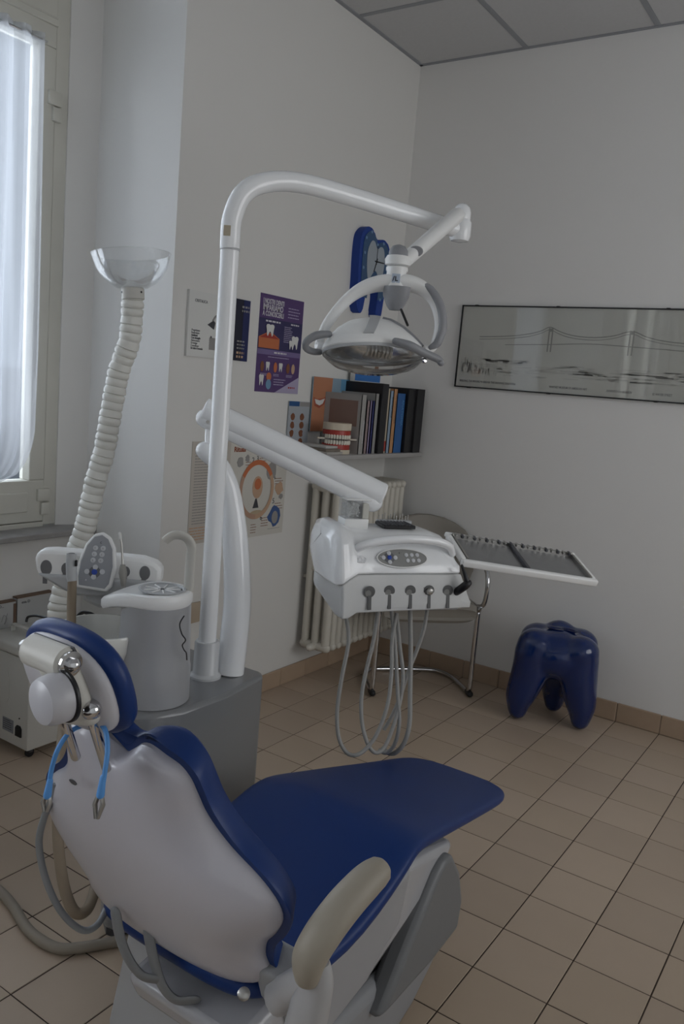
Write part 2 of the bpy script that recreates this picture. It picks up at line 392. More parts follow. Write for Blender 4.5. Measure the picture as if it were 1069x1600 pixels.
w3 = struct(thing('fill_window', None, None, (XR+.05, 2.5, .85)))  # unseen window, added so that fill light reaches the left wall
for a, b in (((XR+.02, 1.4, .85), (XR+.09, 1.47, 2.75)), ((XR+.02, 3.53, .85), (XR+.09, 3.6, 2.75)), ((XR+.02, 2.46, .85), (XR+.09, 2.54, 2.75)), ((XR+.02, 1.47, .85), (XR+.09, 3.53, .93)), ((XR+.02, 1.47, 2.67), (XR+.09, 3.53, 2.75))): bx('frame_bar', a, b, par=w3)
bx('pane', (XR+.05, 1.47, .93), (XR+.054, 3.53, 2.67), glass, w3, 0)
# ================================================================== THINGS ON THE WALLS
Y = V((0, 1, 0)); Z = V((0, 0, 1)); X = V((1, 0, 0))
def sheet(name, y0, y1, z0, z1, mat, label, cat, t=.004, x=XL):
    bm = B(); box(bm, (x+.0003, y0, z0), (x+t, y1, z1)); return tag(obj(name, bm, mat, smooth=False), label, cat)
def rect(p, x, o0, o1, mat, par, name='printed_panel', d=.0004):
    bm = B(); box(bm, (x, o0[0], o0[1]), (x+d, o1[0], o1[1])); return obj(name, bm, mat, par, smooth=False)
BLOBS = [0]
def blob(par, x, y, z, pts, mat, name='printed_figure', d=.0009):
    BLOBS[0] += 1; d += .00004*(BLOBS[0] % 12)
    bm = B(); prism(bm, [(a, b) for a, b in pts], (x, y, z), Y, Z, d); return obj(name, bm, mat, par, smooth=False)
def ell(a, b, n=16): return [(a*math.cos(2*math.pi*k/n), b*math.sin(2*math.pi*k/n)) for k in range(n)]
TOOTH = [(-.5, .35), (-.42, .5), (-.22, .55), (0, .47), (.22, .55), (.42, .5), (.5, .35), (.42, 0), (.36, -.5), (.24, -.62), (.14, -.3), (0, -.12), (-.14, -.3), (-.24, -.62), (-.36, -.5), (-.42, 0)]
def tooth_pts(s, sy=1): return [(a*s, b*s*sy) for a, b in TOOTH]
# purple poster
pur = flat('print_purple', (.085, .045, .15)); navy = flat('print_navy', (.035, .03, .10)); lil = flat('print_lilac', (.17, .13, .28)); orange = flat('print_orange', (.50, .15, .06)); red = flat('print_red', (.35, .04, .03)); lilp = flat('print_pale_lilac', (.38, .34, .48)); brown = flat('print_brown', (.20, .08, .04)); skin = flat('print_skin', (.50, .33, .22))
pp = sheet('poster', 2.727, 3.030, 1.403, 1.815, pur, 'purple tooth education poster, headed I NOSTRI DENTI in white, on the wall', 'poster', .002)
xs = XL+.002
rect(pp, xs, (2.727, 1.585), (3.03, 1.715), navy, pp); rect(pp, xs+.0002, (2.727, 1.563), (3.03, 1.585), lil, pp)
text('I NOSTRI DENTI', .030, inkw, pp, (xs+.0005, 2.745, 1.776), Y, Z, squash=.66, bold=.0006); text('IMPARIAMO', .036, inkw, pp, (xs+.0005, 2.745, 1.749), Y, Z, squash=.72, bold=.0006); text('A CONOSCERLI', .030, inkw, pp, (xs+.0005, 2.745, 1.725), Y, Z, squash=.68, bold=.0006)
bars((xs+.0005, 2.92, 1.775), Y, Z, 4, .09, .013, .004, lilp, pp); bars((xs+.001, 2.77, 1.708), Y, Z, 1, .10, .01, .007, inkw, pp, .05)
bars((xs+.001, 2.945, 1.708), Y, Z, 1, .06, .01, .006, inkw, pp, .05); bars((xs+.001, 2.90, 1.692), Y, Z, 9, .06, .008, .003, lilp, pp); bars((xs+.001, 2.84, 1.578), Y, Z, 1, .09, .01, .007, inkw, pp, .05); bars((xs+.0005, 2.80, 1.556), Y, Z, 1, .15, .01, .003, lilp, pp, .05)
blob(pp, xs+.001, 2.80, 1.62, [(-.07, -.03), (.07, -.03), (.07, .015), (.02, .035), (-.02, .035), (-.07, .015)], orange); blob(pp, xs+.0019, 2.80, 1.625, [(-.066, .008), (.066, .008), (.02, .026), (-.02, .026)], red)
blob(pp, xs+.0028, 2.80, 1.668, tooth_pts(.055, .8), paper); blob(pp, xs+.002, 2.98, 1.63, tooth_pts(.05), paper); blob(pp, xs+.0028, 2.955, 1.618, tooth_pts(.035), paper)
for k, c in enumerate((brown, paper, orange, paper, brown, skin)):
    yy = 2.765+.045*k-(.008 if k % 2 else 0)
    if c is paper: blob(pp, xs+.0006, yy, 1.515, tooth_pts(.026, 1.3), c)
    else: blob(pp, xs+.0006, yy, 1.512, ell(.012, .022), c)
for k in range(3): bars((xs+.0006, 2.755+.09*k, 1.483), Y, Z, 2, .05, .006, .003, lilp, pp)
blob(pp, xs+.0006, 2.765, 1.455, tooth_pts(.032, 1.3), paper); blob(pp, xs+.0006, 2.815, 1.47, ell(.017, .018), orange); blob(pp, xs+.0006, 2.815, 1.437, ell(.018, .022), flat('print_sky', (.15, .28, .42)))
bars((xs+.0006, 2.85, 1.462), Y, Z, 3, .09, .011, .004, lilp, pp); blob(pp, xs+.0004, 3.03, 1.403, [(0, 0), (0, .075), (-.17, 0)], lilp, 'printed_panel'); bars((xs+.0014, 2.955, 1.432), Y, Z, 1, .05, .01, .007, red, pp, .05)
# white brochure and black leaflet
wb = sheet('brochure', 2.300, 2.484, 1.520, 1.768, paper, 'white brochure sheet with small lettering and a shower-like lamp picture, beside the window corner', 'brochure', .008)
xs = XL+.008
bm = B(); tube(bm, [(XL+.010, 2.303, 1.52), (XL+.010, 2.303, 1.768)], .004, 8); obj('spine', bm, paper, wb)
text('CRISTALICA', .016, ink, wb, (xs, 2.335, 1.727), Y, Z, squash=.8)
for k, s in enumerate(('Progettiamo', 'Realizziamo', 'Ambienti', 'Con dettaglio', 'Attrezzature', 'Di design', 'Consulenza', 'Su tutto il mondo')): text(s, .0115, ink, wb, (xs, 2.325, 1.617-.0098*k), Y, Z, squash=.8, bold=.0003 if k in (2, 3, 7) else 0)
bm = B(); tube(bm, [(xs+.001, 2.478, 1.69), (xs+.001, 2.455, 1.685), (xs+.001, 2.438, 1.665)], .004, 8, smooth=5); obj('printed_lamp_arm', bm, inkg, wb)
blob(wb, xs, 2.432, 1.652, [(-.022, -.004), (.012, .016), (.022, .006), (.016, -.02)], ink); rect(wb, xs, (2.425, 1.553), (2.478, 1.60), inkg, wb); rect(wb, xs, (2.430, 1.598), (2.438, 1.606), ink, wb)
bl = sheet('leaflet', 2.484, 2.660, 1.523, 1.770, flat('print_black', (.012, .013, .03)), 'black and dark blue leaflet standing half behind the white lamp pole', 'leaflet', .006)
rect(bl, XL+.006, (2.62, 1.523), (2.66, 1.77), flat('print_dark_blue', (.012, .018, .09)), bl)
bars((XL+.0066, 2.61, 1.745), Y, Z, 2, .045, .016, .008, inkg, bl, .05); bars((XL+.0066, 2.59, 1.605), Y, Z, 3, .05, .014, .006, inkg, bl, .1); bars((XL+.0066, 2.59, 1.56), Y, Z, 2, .05, .016, .009, skin, bl, .1)
# curled text sheet and big illustrated poster
off = flat('poster_cream', (.58, .56, .51))
ts = sheet('poster', 2.372, 2.60, .772, 1.19, flat('poster_old', (.50, .46, .41)), 'yellowed wall sheet densely printed with text, left of the white column', 'poster', .003)
text('I', .05, ink, ts, (XL+.003, 2.49, 1.135), Y, Z)
bars((XL+.003, 2.39, 1.145), Y, Z, 26, .19, .0115, .0035, inkg, ts, .2); bars((XL+.003, 2.378, .84), Y, Z, 5, .20, .012, .005, skin, ts, .2)
bp = sheet('poster', 2.60, 2.990, .763, 1.19, off, 'pale illustrated poster with an orange ring and small blue figure, below the leaflets', 'poster', .003)
xs = XL+.003
text('Rituali', .030, flat('print_rust', (.26, .07, .03)), bp, (xs, 2.62, 1.145), Y, Z, bold=.001)
bm = B(); n = 40
def ringpts(r, a0, a1): return [(r*math.cos(a0+(a1-a0)*k/n), 1.12*r*math.sin(a0+(a1-a0)*k/n)) for k in range(n+1)]
for a0, a1, mt, nm in ((math.radians(30), math.radians(150), orange, 'printed_ring'), (math.radians(-90), math.radians(30), skin, 'printed_ring'), (math.radians(150), math.radians(270), M('print_rose', (.45, .28, .2)), 'printed_ring')):
    bm = B(); pa, pb = ringpts(.118, a0, a1), ringpts(.098, a0, a1)
    for k in range(n):
        q4 = [pa[k], pa[k+1], pb[k+1], pb[k]]; lo4 = [bm.verts.new((xs, 2.785+u, .975+v)) for u, v in q4]; hi4 = [bm.verts.new((xs+.0016, 2.785+u, .975+v)) for u, v in q4]
        bm.faces.new(hi4); bm.faces.new(lo4[::-1])
    obj(nm, bm, mt, bp, smooth=False)
blob(bp, xs, 2.79, .985, ell(.035, .05), skin); blob(bp, xs+.001, 2.79, 1.0, ell(.022, .025), orange); blob(bp, xs, 2.785, .905, [(-.02, -.012), (.02, -.012), (.004, .03), (-.004, .03)], ink)
blob(bp, xs, 2.795, .865, ell(.05, .018), flat('print_sand', (.45, .36, .24)))
for y, z, rr, mt in ((2.665, 1.10, .022, inkg), (2.885, 1.055, .035, inkg), (2.945, .975, .028, skin), (2.925, .845, .045, flat('print_blue', (.05, .10, .25))), (2.71, 1.115, .015, inkg), (2.96, .935, .014, inkg)):
    blob(bp, xs, y, z, [(p*rr*random.uniform(.75, 1.2), q*rr*random.uniform(.8, 1.3)) for p, q in ell(1, 1, 14)], mt)
blob(bp, xs+.0009, 2.925, .84, ell(.022, .03), inkg)
for i, (s, y, z) in enumerate((('2', 2.74, 1.095), ('3', 2.77, 1.10), ('4', 2.895, 1.015), ('5', 2.90, .905), ('6', 2.82, .835))): text(s, .035, ink, bp, (xs, y, z), Y, Z)
for y, z, r_, w_ in ((2.70, 1.10, 2, .04), (2.79, 1.115, 3, .06), (2.91, 1.02, 3, .065), (2.92, .905, 3, .06), (2.83, .845, 4, .05), (2.76, .82, 4, .04), (2.74, 1.15, 1, .08)): bars((xs, y, z), Y, Z, r_, w_, .012, .003, brown, bp, .3)
bars((xs, 2.88, .79), Y, Z, 1, .09, .012, .002, inkg, bp, .1)
# electric socket
so = thing('wall_socket', 'beige wall socket low on the wall beside the lamp pole', 'socket', (XL, 2.466, .437))
bm = B(); box(bm, (XL, 2.407, .437), (XL+.012, 2.527, .523), .003); obj('cover_plate', bm, M('beige_plate', (.45, .37, .28), .4), so)
for k in range(3):
    bm = B(); lathe(bm, (XL+.012, 2.495, .458+.022*k), [(.005, 0), (.005, .002)], 12, ax=(1, 0, 0)); obj('socket_hole', bm, black_m, so)
bm = B(); box(bm, (XL+.0118, 2.478, .445), (XL+.0135, 2.515, .515), .0005); obj('socket_insert', bm, M('beige_dark', (.30, .24, .18), .4), so)

# framed bridge picture
fr = thing('framed_picture', 'long framed drawing of a suspension bridge, narrow black frame, on the far wall', 'picture', (-1.2, YB-.02, 1.50))
px0, px1, pz0, pz1 = -1.917, -.517, 1.503, 1.912
bm = B(); box(bm, (px0+.003, YB-.012, pz0+.003), (px1-.003, YB-.003, pz1-.003)); art = obj('print_sheet', bm, flat('print_paper', (.74, .74, .68)), fr, smooth=False)
for a, b in (((px0, pz0), (px0+.006, pz1)), ((px1-.006, pz0), (px1, pz1)), ((px0, pz0), (px1, pz0+.006)), ((px0, pz1-.006), (px1, pz1))):
    bm = B(); box(bm, (a[0], YB-.019, a[1]), (b[0], YB-.002, b[1])); obj('frame_bar', bm, black_m, fr, smooth=False)
for x in (px0+.08, px0+.5, px0+1.0):
    for z in (pz0-.002, pz1-.006):
        bm = B(); box(bm, (x-.008, YB-.022, z), (x+.008, YB-.002, z+.008), .001); obj('clip', bm, black_m, fr)
bm = B(); box(bm, (px0+.005, YB-.0165, pz0+.005), (px1-.005, YB-.0145, pz1-.005)); obj('glass_pane', bm, pic_gl, fr, smooth=False)
pg1 = flat('print_grey', (.38, .38, .35)); pg2 = flat('print_grey_dark', (.24, .235, .23)); pg3 = flat('print_grey_pale', (.64, .64, .59))
yp = YB-.012
def ptube(pts, r, m, nm): bm = B(); tube(bm, [(a, yp-.0005, b) for a, b in pts], r, 6, smooth=6, flat=.25); return obj(nm, bm, m, art)
T1, T2 = -1.44, -1.06
def cab(x): 
    if x < T1: return 1.765+ (T1-x)*-.02 + .055*math.exp(-(T1-x)/.10)
    if x > T2: return 1.758 + .055*math.exp(-(x-T2)/.10)
    return 1.762+.055*(math.exp(-(x-T1)/.09)+math.exp(-(T2-x)/.09))
ptube([(x, cab(x)) for x in [px0+.11+.04*k for k in range(32)]], .0022, pg1, 'printed_cable'); ptube([(x, cab(x)-.012) for x in [px0+.11+.04*k for k in range(32)]], .0015, pg1, 'printed_cable')
ptube([(px0+.25, 1.725), (T1, 1.735), (-1.25, 1.745), (T2, 1.74), (px1-.05, 1.72)], .0018, pg1, 'printed_deck')
for tx in (T1, T2):
    bm = B()
    for q in (-.008, .008): box(bm, (tx+q-.003, yp-.0008, 1.70), (tx+q+.003, yp, 1.812))
    box(bm, (tx-.010, yp-.0009, 1.795), (tx+.010, yp, 1.81)); obj('printed_tower', bm, pg1, art, smooth=False)
bm = B()
for k in range(110):                       # soft pencil hatching of the river banks
    x = random.uniform(px0+.03, px1-.04); z = random.uniform(1.575, 1.635)
    L = random.uniform(.03, .14); box(bm, (x, yp-.0004, z), (min(x+L, px1-.02), yp, z+random.uniform(.002, .006)))
tag(obj('printed_shore', bm, pg3, art, smooth=False), kind='stuff')
bm = B()
for k in range(70):
    x = px0+.02+abs(random.gauss(0, .09)); z = 1.57+random.random()*.06*max(.2, 1-(x-px0)/.3)
    box(bm, (x, yp-.0006, z), (x+.004, yp-.0001, z+random.uniform(.01, .04)))
for k in range(60):
    x = random.uniform(px0+.13, px0+.36); z = random.uniform(1.635, 1.65); box(bm, (x, yp-.0006, z), (x+.03, yp-.0001, z+.003))
tag(obj('printed_shore', bm, pg3, art, smooth=False), kind='stuff')
nY = V((1, 0, 0))
for s, x in (('BUILDING THE BROOKLYN BRIDGE: THE DRAWING TRADITION', px0+.025), ('WHITNEY MUSEUM OF AMERICAN ART', px0+.50), ('DOWNTOWN BRANCH', px0+.775), ('55 WATER STREET', px0+.98)):
    text(s, .0145, pg2, art, (x, yp, 1.532), (1, 0, 0), Z, squash=.72, bold=.0002)

# tooth shaped wall clock
ck = thing('wall_clock', 'blue tooth-shaped wall clock with pale inner face, high on the wall above the shelf', 'clock', (XL, 3.53, 1.82))
ckm = flat('clock_blue', (.01, .045, .26)); ckf = M('clock_face_blue', (.035, .09, .19), .35); 
out = [(-.145, .16), (-.12, .20), (-.08, .222), (-.035, .205), (0, .165), (.04, .18), (.09, .175), (.125, .13), (.135, .06), (.12, -.02), (.105, -.12), (.09, -.22), (.06, -.235), (.04, -.20), (.045, -.12), (.03, -.05), (-.005, -.035), (-.04, -.06), (-.065, -.12), (-.085, -.21), (-.115, -.215), (-.14, -.17), (-.145, -.05), (-.15, .07)]
def cr2(P, n=5):
    q = spline([(a, b, 0) for a, b in [P[-1]]+P+P[:2]], n); return [(p.x, p.y) for p in q[n:-n-0-1]]
out = [(a, b*.93) for a, b in cr2(out)]
bm = B(); prism(bm, out, (XL, 3.53, 2.02), Y, Z, .045, .004); obj('body', bm, ckm, ck)
inn = [(a*.86+.004, b*.9+.003) for a, b in out]
inn = [(a, b) for a, b in inn if b > -.13]
bm = B(); prism(bm, inn, (XL+.0455, 3.53, 2.02), Y, Z, .002); obj('dial_ring', bm, ckf, ck, smooth=False)
fc = [(-.085, .08), (-.06, .13), (-.03, .135), (0, .105), (.03, .12), (.06, .11), (.075, .05), (.065, -.02), (.04, -.075), (.02, -.02), (-.005, .0), (-.03, -.02), (-.06, -.05), (-.08, 0)]
fc = cr2(fc)
bm = B(); prism(bm, fc, (XL+.048, 3.53, 2.03), Y, Z, .0015); obj('face', bm, flat('clock_face', (.34, .38, .42)), ck, smooth=False)
for k, (a, b) in enumerate([(-.105, .15), (-.06, .185), (0, .135), (.055, .15), (.10, .10), (.105, .03), (.09, -.05), (.065, -.12), (-.02, -.05), (-.09, -.06), (-.11, .01), (-.108, .08)]):
    bm = B(); lathe(bm, (XL+.0475, 3.53+a, 2.02+b), [(.008, 0), (.007, .002)], 10, ax=(1, 0, 0)); obj('hour_dot', bm, flat('dot', (.16, .26, .42)), ck)
cc = V((XL+.051, 3.53, 2.075))
for a, L, wd in ((90, .075, .003), (2, .065, .006), (250, .055, .005)):
    d = V((0, math.cos(math.radians(a)), math.sin(math.radians(a)))); bm = B(); tube(bm, [cc-d*.015, cc+d*L], wd/2, 6); obj('hand', bm, black_m, ck)
bm = B(); lathe(bm, cc, [(.006, -.003), (.006, .003)], 12, ax=(1, 0, 0)); obj('hub', bm, black_m, ck)

# shelf
SX, SZ = -2.055, 1.148
bm = B(); box(bm, (XL, 2.93, SZ-.022), (SX, 3.83, SZ), .003); sh = tag(obj('wall_shelf', bm, M('shelf_grey', (.36, .35, .34), .5)), 'grey wall shelf carrying the books above the radiator', 'shelf')
def book(name, x1, y0, y1, z1, mat, label, cat='book', x0=XL+.01, pages=True, tilt=0, group='books and folders in the shelf row', deco=None):
    t = thing(name, label, cat, ((x0+x1)/2, (y0+y1)/2, SZ), group)
    sp = .003
    if pages and (y1-y0) > .012:
        bm = B(); box(bm, (x0, y0, SZ), (x1, y0+sp, z1)); box(bm, (x0, y1-sp, SZ), (x1, y1, z1)); box(bm, (x1-sp, y0, SZ), (x1, y1, z1)); obj('cover', bm, mat, t, smooth=False)
        bm = B(); box(bm, (x0+.004, y0+sp, SZ+.003), (x1-sp, y1-sp, z1-.004)); obj('pages', bm, paper, t, smooth=False)
    else:
        bm = B(); box(bm, (x0, y0, SZ), (x1, y1, z1), .0015, 1); obj('cover', bm, mat, t)
    if deco: deco(t, x1, y0, y1, z1)
    if tilt:
        t.rotation_euler = (tilt, 0, 0)
    return t
def spine_text(s, size, mat):
    def f(t, x1, y0, y1, z1): text(s, size, mat, t, (x1, (y0+y1)/2+size*.35, z1-.03), (0, 0, -1), (0, 1, 0), squash=.9) 
    return f
gsl = flat('folder_grey', (.34, .33, .315)); 
def deco_folder(t, x1, y0, y1, z1):
    bm = B(); box(bm, (XL+.045, y0-.0006, z1-.15), (x1-.02, y0, z1-.03)); obj('printed_panel', bm, flat('print_taupe', (.23, .15, .12)), t, smooth=False)
    text('IMPLANTOLOGIA', .014, inkw, t, (x1, y0+.035, SZ+.05), (0, 0, 1), (0, -1, 0))
book('folder', -2.075, 3.235, 3.275, 1.425, gsl, 'grey folder at the left end of the book row, brown print on its cover', 'folder', deco=deco_folder)
book('book', -2.085, 3.279, 3.294, 1.42, flat('book_bluegrey', (.22, .25, .30)), 'thin blue-grey book next to the grey folder')
book('book', -2.085, 3.298, 3.322, 1.40, flat('book_mauve', (.30, .23, .23)), 'dusty pink book between grey-blue and violet books', deco=spine_text('CONSERVATIVA', .012, ink))
book('book', -2.085, 3.326, 3.342, 1.40, flat('book_violet', (.30, .25, .38)), 'lilac thin book left of the navy one')
book('book', -2.085, 3.346, 3.366, 1.40, flat('book_navy', (.025, .03, .12)), 'narrow navy book in the middle of the shelf row')
book('folder', -2.085, 3.370, 3.40, 1.435, flat('folder_grey2', (.30, .30, .29)), 'pale grey ring folder in front of the tall black binder', 'folder')
book('binder', -2.07, 3.404, 3.46, 1.485, black_m, 'tall black binder in the middle of the shelf, taller than its neighbours', 'binder', pages=False)
def deco_cream(t, x1, y0, y1, z1):
    bm = B(); box(bm, (x1, y0+.004, SZ+.01), (x1+.0006, y1-.004, SZ+.06)); obj('printed_panel', bm, red, t, smooth=False)
book('book', -2.08, 3.464, 3.492, 1.465, flat('book_cream', (.46, .40, .30)), 'cream book with a red block low on its spine', deco=deco_cream)
book('book', -2.08, 3.496, 3.524, 1.455, flat('book_paleblue', (.27, .36, .46)), 'pale blue book between the cream and orange books', deco=spine_text('CHIRURGIA ORALE', .013, ink))
book('book', -2.08, 3.528, 3.562, 1.465, flat('book_orange', (.48, .25, .12)), 'orange-tan book with dark lettering on its spine', deco=spine_text('ORTOGNATODONZIA', .015, ink))
book('book', -2.08, 3.566, 3.645, 1.445, flat('book_blue', (.03, .11, .30)), 'thick blue book with cream page edges right of the orange book', deco=spine_text('ANATOMIA', .028, flat('book_blue_pale', (.10, .28, .5))))
book('binder', -2.065, 3.650, 3.722, 1.47, black_m, 'left one of the two black binders at the right end of the shelf', 'binder', pages=False)
book('binder', -2.055, 3.726, 3.80, 1.475, flat('binder_black', (.018, .018, .02)), 'rightmost black binder on the shelf, against the room corner', 'binder', pages=False)
# stack lying flat behind on the black binders: the white boxed set with blue strip
cb = thing('calendar_board', 'white card with blue lower strip standing on top of the black binder', 'card', (XL+.03, 3.56, 1.486))
bm = B(); box(bm, (XL+.02, 3.425, 1.486), (XL+.05, 3.66, 1.70), .002); obj('board', bm, paper, cb)
bm = B(); box(bm, (XL+.0495, 3.425, 1.49), (XL+.051, 3.66, 1.525)); obj('blue_strip', bm, flat('strip_blue', (.04, .17, .48)), cb, smooth=False)
for y in (3.45, 3.60):
    for z in (1.54, 1.655):
        bm = B(); box(bm, (XL+.0495, y, z), (XL+.0508, y+.035, z+.03)); obj('printed_panel', bm, brown, cb, smooth=False)
# leaflets on the shelf, leaning on the wall
lf = thing('leaflet', 'orange and blue leaflet showing a smiling mouth, leaning behind the teeth model', 'leaflet', (XL+.03, 3.27, SZ))
bm = B(); box(bm, (XL+.008, 3.133, 1.235), (XL+.014, 3.48, 1.49)); obj('sheet', bm, flat('leaf_blue', (.26, .36, .44)), lf, smooth=False)
xs = XL+.014
blob(lf, xs, 3.133, 1.235, [(0, 0), (.10, 0), (.13, .08), (.15, .16), (.155, .255), (0, .255)], flat('leaf_skin', (.46, .20, .11)), 'printed_face')
blob(lf, xs+.0009, 3.19, 1.375, [(-.05, .02), (-.02, .012), (.03, .018), (.055, .03), (.04, -.01), (.0, -.03), (-.04, -.02)], flat('lips', (.38, .10, .06)), 'printed_lips')
blob(lf, xs+.0018, 3.19, 1.375, [(-.042, .012), (0, .006), (.04, .016), (.025, -.008), (0, -.018), (-.03, -.01)], paper, 'printed_teeth')
rect(lf, xs, (3.36, 1.43), (3.48, 1.49), flat('leaf_sky', (.12, .30, .47)), lf)
for s, y, z, q in (('TUO TEMPO', 3.36, 1.41, .02), ('INDIVIDUALE', 3.30, 1.36, .026), ('UNICO', 3.31, 1.32, .03)): text(s, q, flat('leaf_ink', (.07, .16, .28)), lf, (xs, y, z), Y, Z, squash=.8)
bars((xs, 3.28, 1.275), Y, Z, 3, .12, .011, .004, flat('leaf_ink', (.07, .16, .28)), lf)
lr = thing('leaflet', 'narrow grey leaflet with rows of small brown tooth pictures, left end above the shelf', 'leaflet', (XL+.01, 3.03, SZ))
bm = B(); box(bm, (XL+.003, 2.968, SZ), (XL+.008, 3.125, 1.37)); obj('sheet', bm, flat('leaf_grey', (.36, .39, .42)), lr, smooth=False)
rect(lr, XL+.008, (2.968, 1.348), (3.045, 1.37), flat('strip_navy', (.02, .08, .22)), lr); rect(lr, XL+.008, (3.05, 1.348), (3.125, 1.368), inkg, lr)
for i in range(2):
    for j in range(4):
        blob(lr, XL+.008, 3.0+.07*i, 1.30-.038*j, [(a*.016*random.uniform(.7, 1.2), b*.017) for a, b in ell(1, 1, 9)], brown)
st = []
for k in range(3):
    bm = B(); box(bm, (XL+.02+.01*k, 3.00+.008*k, SZ+.0125*k), (SX-.03-.01*k, 3.125-.006*k, SZ+.012+.0125*k), .0015, 1)
    tag(obj('booklet', bm, [flat('booklet_a', (.42, .40, .37)), flat('booklet_b', (.20, .17, .14)), flat('booklet_c', (.45, .44, .42))][k]), ['light booklet at the bottom of the small stack on the shelf', 'brown booklet in the middle of the small stack on the shelf', 'pale booklet on top of the small stack on the shelf'][k], 'booklet', 'booklets stacked on the shelf')
# teeth model
tmod = thing('teeth_model', 'dental teaching model of red gums and white teeth, jaws slightly open, on the shelf', 'model', (-2.13, 3.15, SZ))
stone = M('plaster_model', (.60, .53, .42), .6); gum = M('gum_red', (.36, .035, .025), .3); toothm = M('tooth_white', (.72, .69, .60), .3)
tc_ = V((-2.140, 3.150, 0)); ta = V((.83, -.56, 0)).normalized(); tw_ = V((.56, .83, 0)).normalized()
def arch(bm, z0, z1, a, b, back=.03, n=18):
    s0 = []; s1 = []
    pts = [(-a, -back)]+[(-a*math.cos(math.pi*k/n), b*math.sin(math.pi*k/n)) for k in range(n+1)]+[(a, -back)]
    for z, L in ((z0, s0), (z1, s1)):
        for u, v in pts: L.append(tc_+tw_*u+ta*v+Z*z)
    return loft(bm, [s0, s1])
for nm, z0, z1, m, a, b in (('model_base', SZ, SZ+.02, stone, .064, .055), ('lower_gum', SZ+.02, SZ+.045, gum, .062, .054), ('upper_gum', SZ+.085, SZ+.108, gum, .062, .054), ('model_top', SZ+.108, SZ+.14, stone, .064, .056)):
    bm = B(); arch(bm, z0, z1, a, b); obj(nm, bm, m, tmod, smooth=False, bev=.002)
for up_ in (0, 1):
    for k in range(14):
        a = math.pi*(k+.5)/14; u, v = -.058*math.cos(a), .051*math.sin(a)
        p = tc_+tw_*u+ta*v+Z*(SZ+(.078 if up_ else .052)); bm = B()
        lathe(bm, p, [(.001, -.011), (.0050, -.009), (.0062, 0), (.0050, .009), (.001, .011)] , 8); obj('tooth', bm, toothm, tmod)
for s in (-1, 1):
    bm = B(); box(bm, (0, -.006, -.004), (.035, .006, .004), .001, 1, M4=frame(tc_+tw_*s*.062+Z*(SZ+.066), tw_*s, ta)); obj('hinge_bar', bm, M('bar_cream', (.55, .50, .42), .4), tmod)
bm = B(); box(bm, (-.055, -.025, 0), (.055, .0, .05), .002, 1, M4=frame(tc_+Z*(SZ+.04)-ta*.005, tw_, ta)); obj('hinge_block', bm, dark_g, tmod)

# radiator
RO = .012; rd = thing('radiator', 'cream cast-iron column radiator standing under the shelf', 'radiator', (-2.22, 3.45, .12))
ry0, ry1 = 3.155, 3.795; nr = 13; st_ = (ry1-ry0)/nr
def rad_section(yc):
    bm = B()
    for x in (-2.25, -2.19, -2.13):
        tube(bm, [(x, yc, .21), (x, yc, .975)], .0205, 10, flat=1.0)
    for z in (.20, .58, .975):
        tube(bm, [(-2.255, yc, z), (-2.125, yc, z)], .0225 if z != .58 else .016, 10, round_end=True)
    tube(bm, [(-2.19, yc-st_/2, .20), (-2.19, yc+st_/2, .20)], .02, 8); tube(bm, [(-2.19, yc-st_/2, .975), (-2.19, yc+st_/2, .975)], .02, 8)
    return bm
s0 = obj('radiator_section', rad_section(ry0+st_/2), rad_m, rd)
for k in range(1, nr): share(s0, rd, s0.location+V((0, st_*k, 0)))
bm = B(); tube(bm, [(-2.19, ry1, .975), (-2.19, ry1+.035, .975)], .012, 10, round_end=True); obj('bleed_valve', bm, rad_m, rd)
bm = B(); tube(bm, [(-2.19, ry0, .20), (-2.19, ry0-.02, .20)], .018, 10, round_end=True); obj('plug', bm, rad_m, rd)
for y in (3.2, 3.74):
    bm = B(); box(bm, (XL+.001, y-.01, .52), (-2.2, y+.01, .535)); obj('wall_bracket', bm, rad_m, rd)

#@@PART2@@
# ================================================================== OPERATING LIGHT (pole, arm, head)
ol = thing('operating_light', 'white dental operating light on a tall bent pole, reflector head hanging in mid air', 'lamp', (-1.50, 1.65, .62))
bm = B(); lathe(bm, (-1.50, 1.65, .62), [(.044, 0), (.044, .006), (.038, .012), (.0355, .015), (.0345, .10), (.032, .105)], 32); obj('pole_sleeve', bm, M('sleeve_grey_white', (.56, .57, .58), .25), ol)
bm = B(); tube(bm, [(-1.50, 1.65, .63), (-1.508, 1.653, 1.78)], .0245, 32); obj('pole', bm, white_g, ol)
bm = B(); tube(bm, [(-1.508, 1.653, 1.78), (-1.509, 1.653, 1.80), (-1.508, 1.655, 1.86), (-1.497, 1.68, 1.925), (-1.475, 1.74, 1.965), (-1.435, 1.84, 1.985), (-1.37, 2.02, 1.983), (-1.255, 2.32, 1.968), (-1.232, 2.38, 1.965)], .0262, 32, smooth=8); obj('boom', bm, white_g, ol)
bm = B(); lathe(bm, (-1.5078, 1.653, 1.777), [(.0258, 0), (.0262, .002), (.0258, .004)], 32); obj('pole_joint_ring', bm, grey_l, ol)
q = at(364, 371, 2.10); bm = B(); box(bm, (-.009, -.013, -.0006), (.009, .013, .0006), M4=frame((-1.499, 1.6285, 1.822), (.86, .5, 0), Z)); obj('sticker', bm, flat('sticker', (.46, .40, .30)), ol, smooth=False)
e = V((-1.225, 2.39, 1.962))
bm = B(); lathe(bm, e-Z*.034, [(.012, 0), (.028, .004), (.033, .016), (.033, .058), (.028, .068), (.012, .074)], 28); obj('boom_end_cap', bm, white_g, ol)
bm = B(); tube(bm, [e+Z*.03, e+Z*.055], .028, 24, round_end=True); obj('arm_knuckle', bm, white_g, ol)
a0 = at(714, 337, 2.46); a1 = at(632, 408, 2.26)
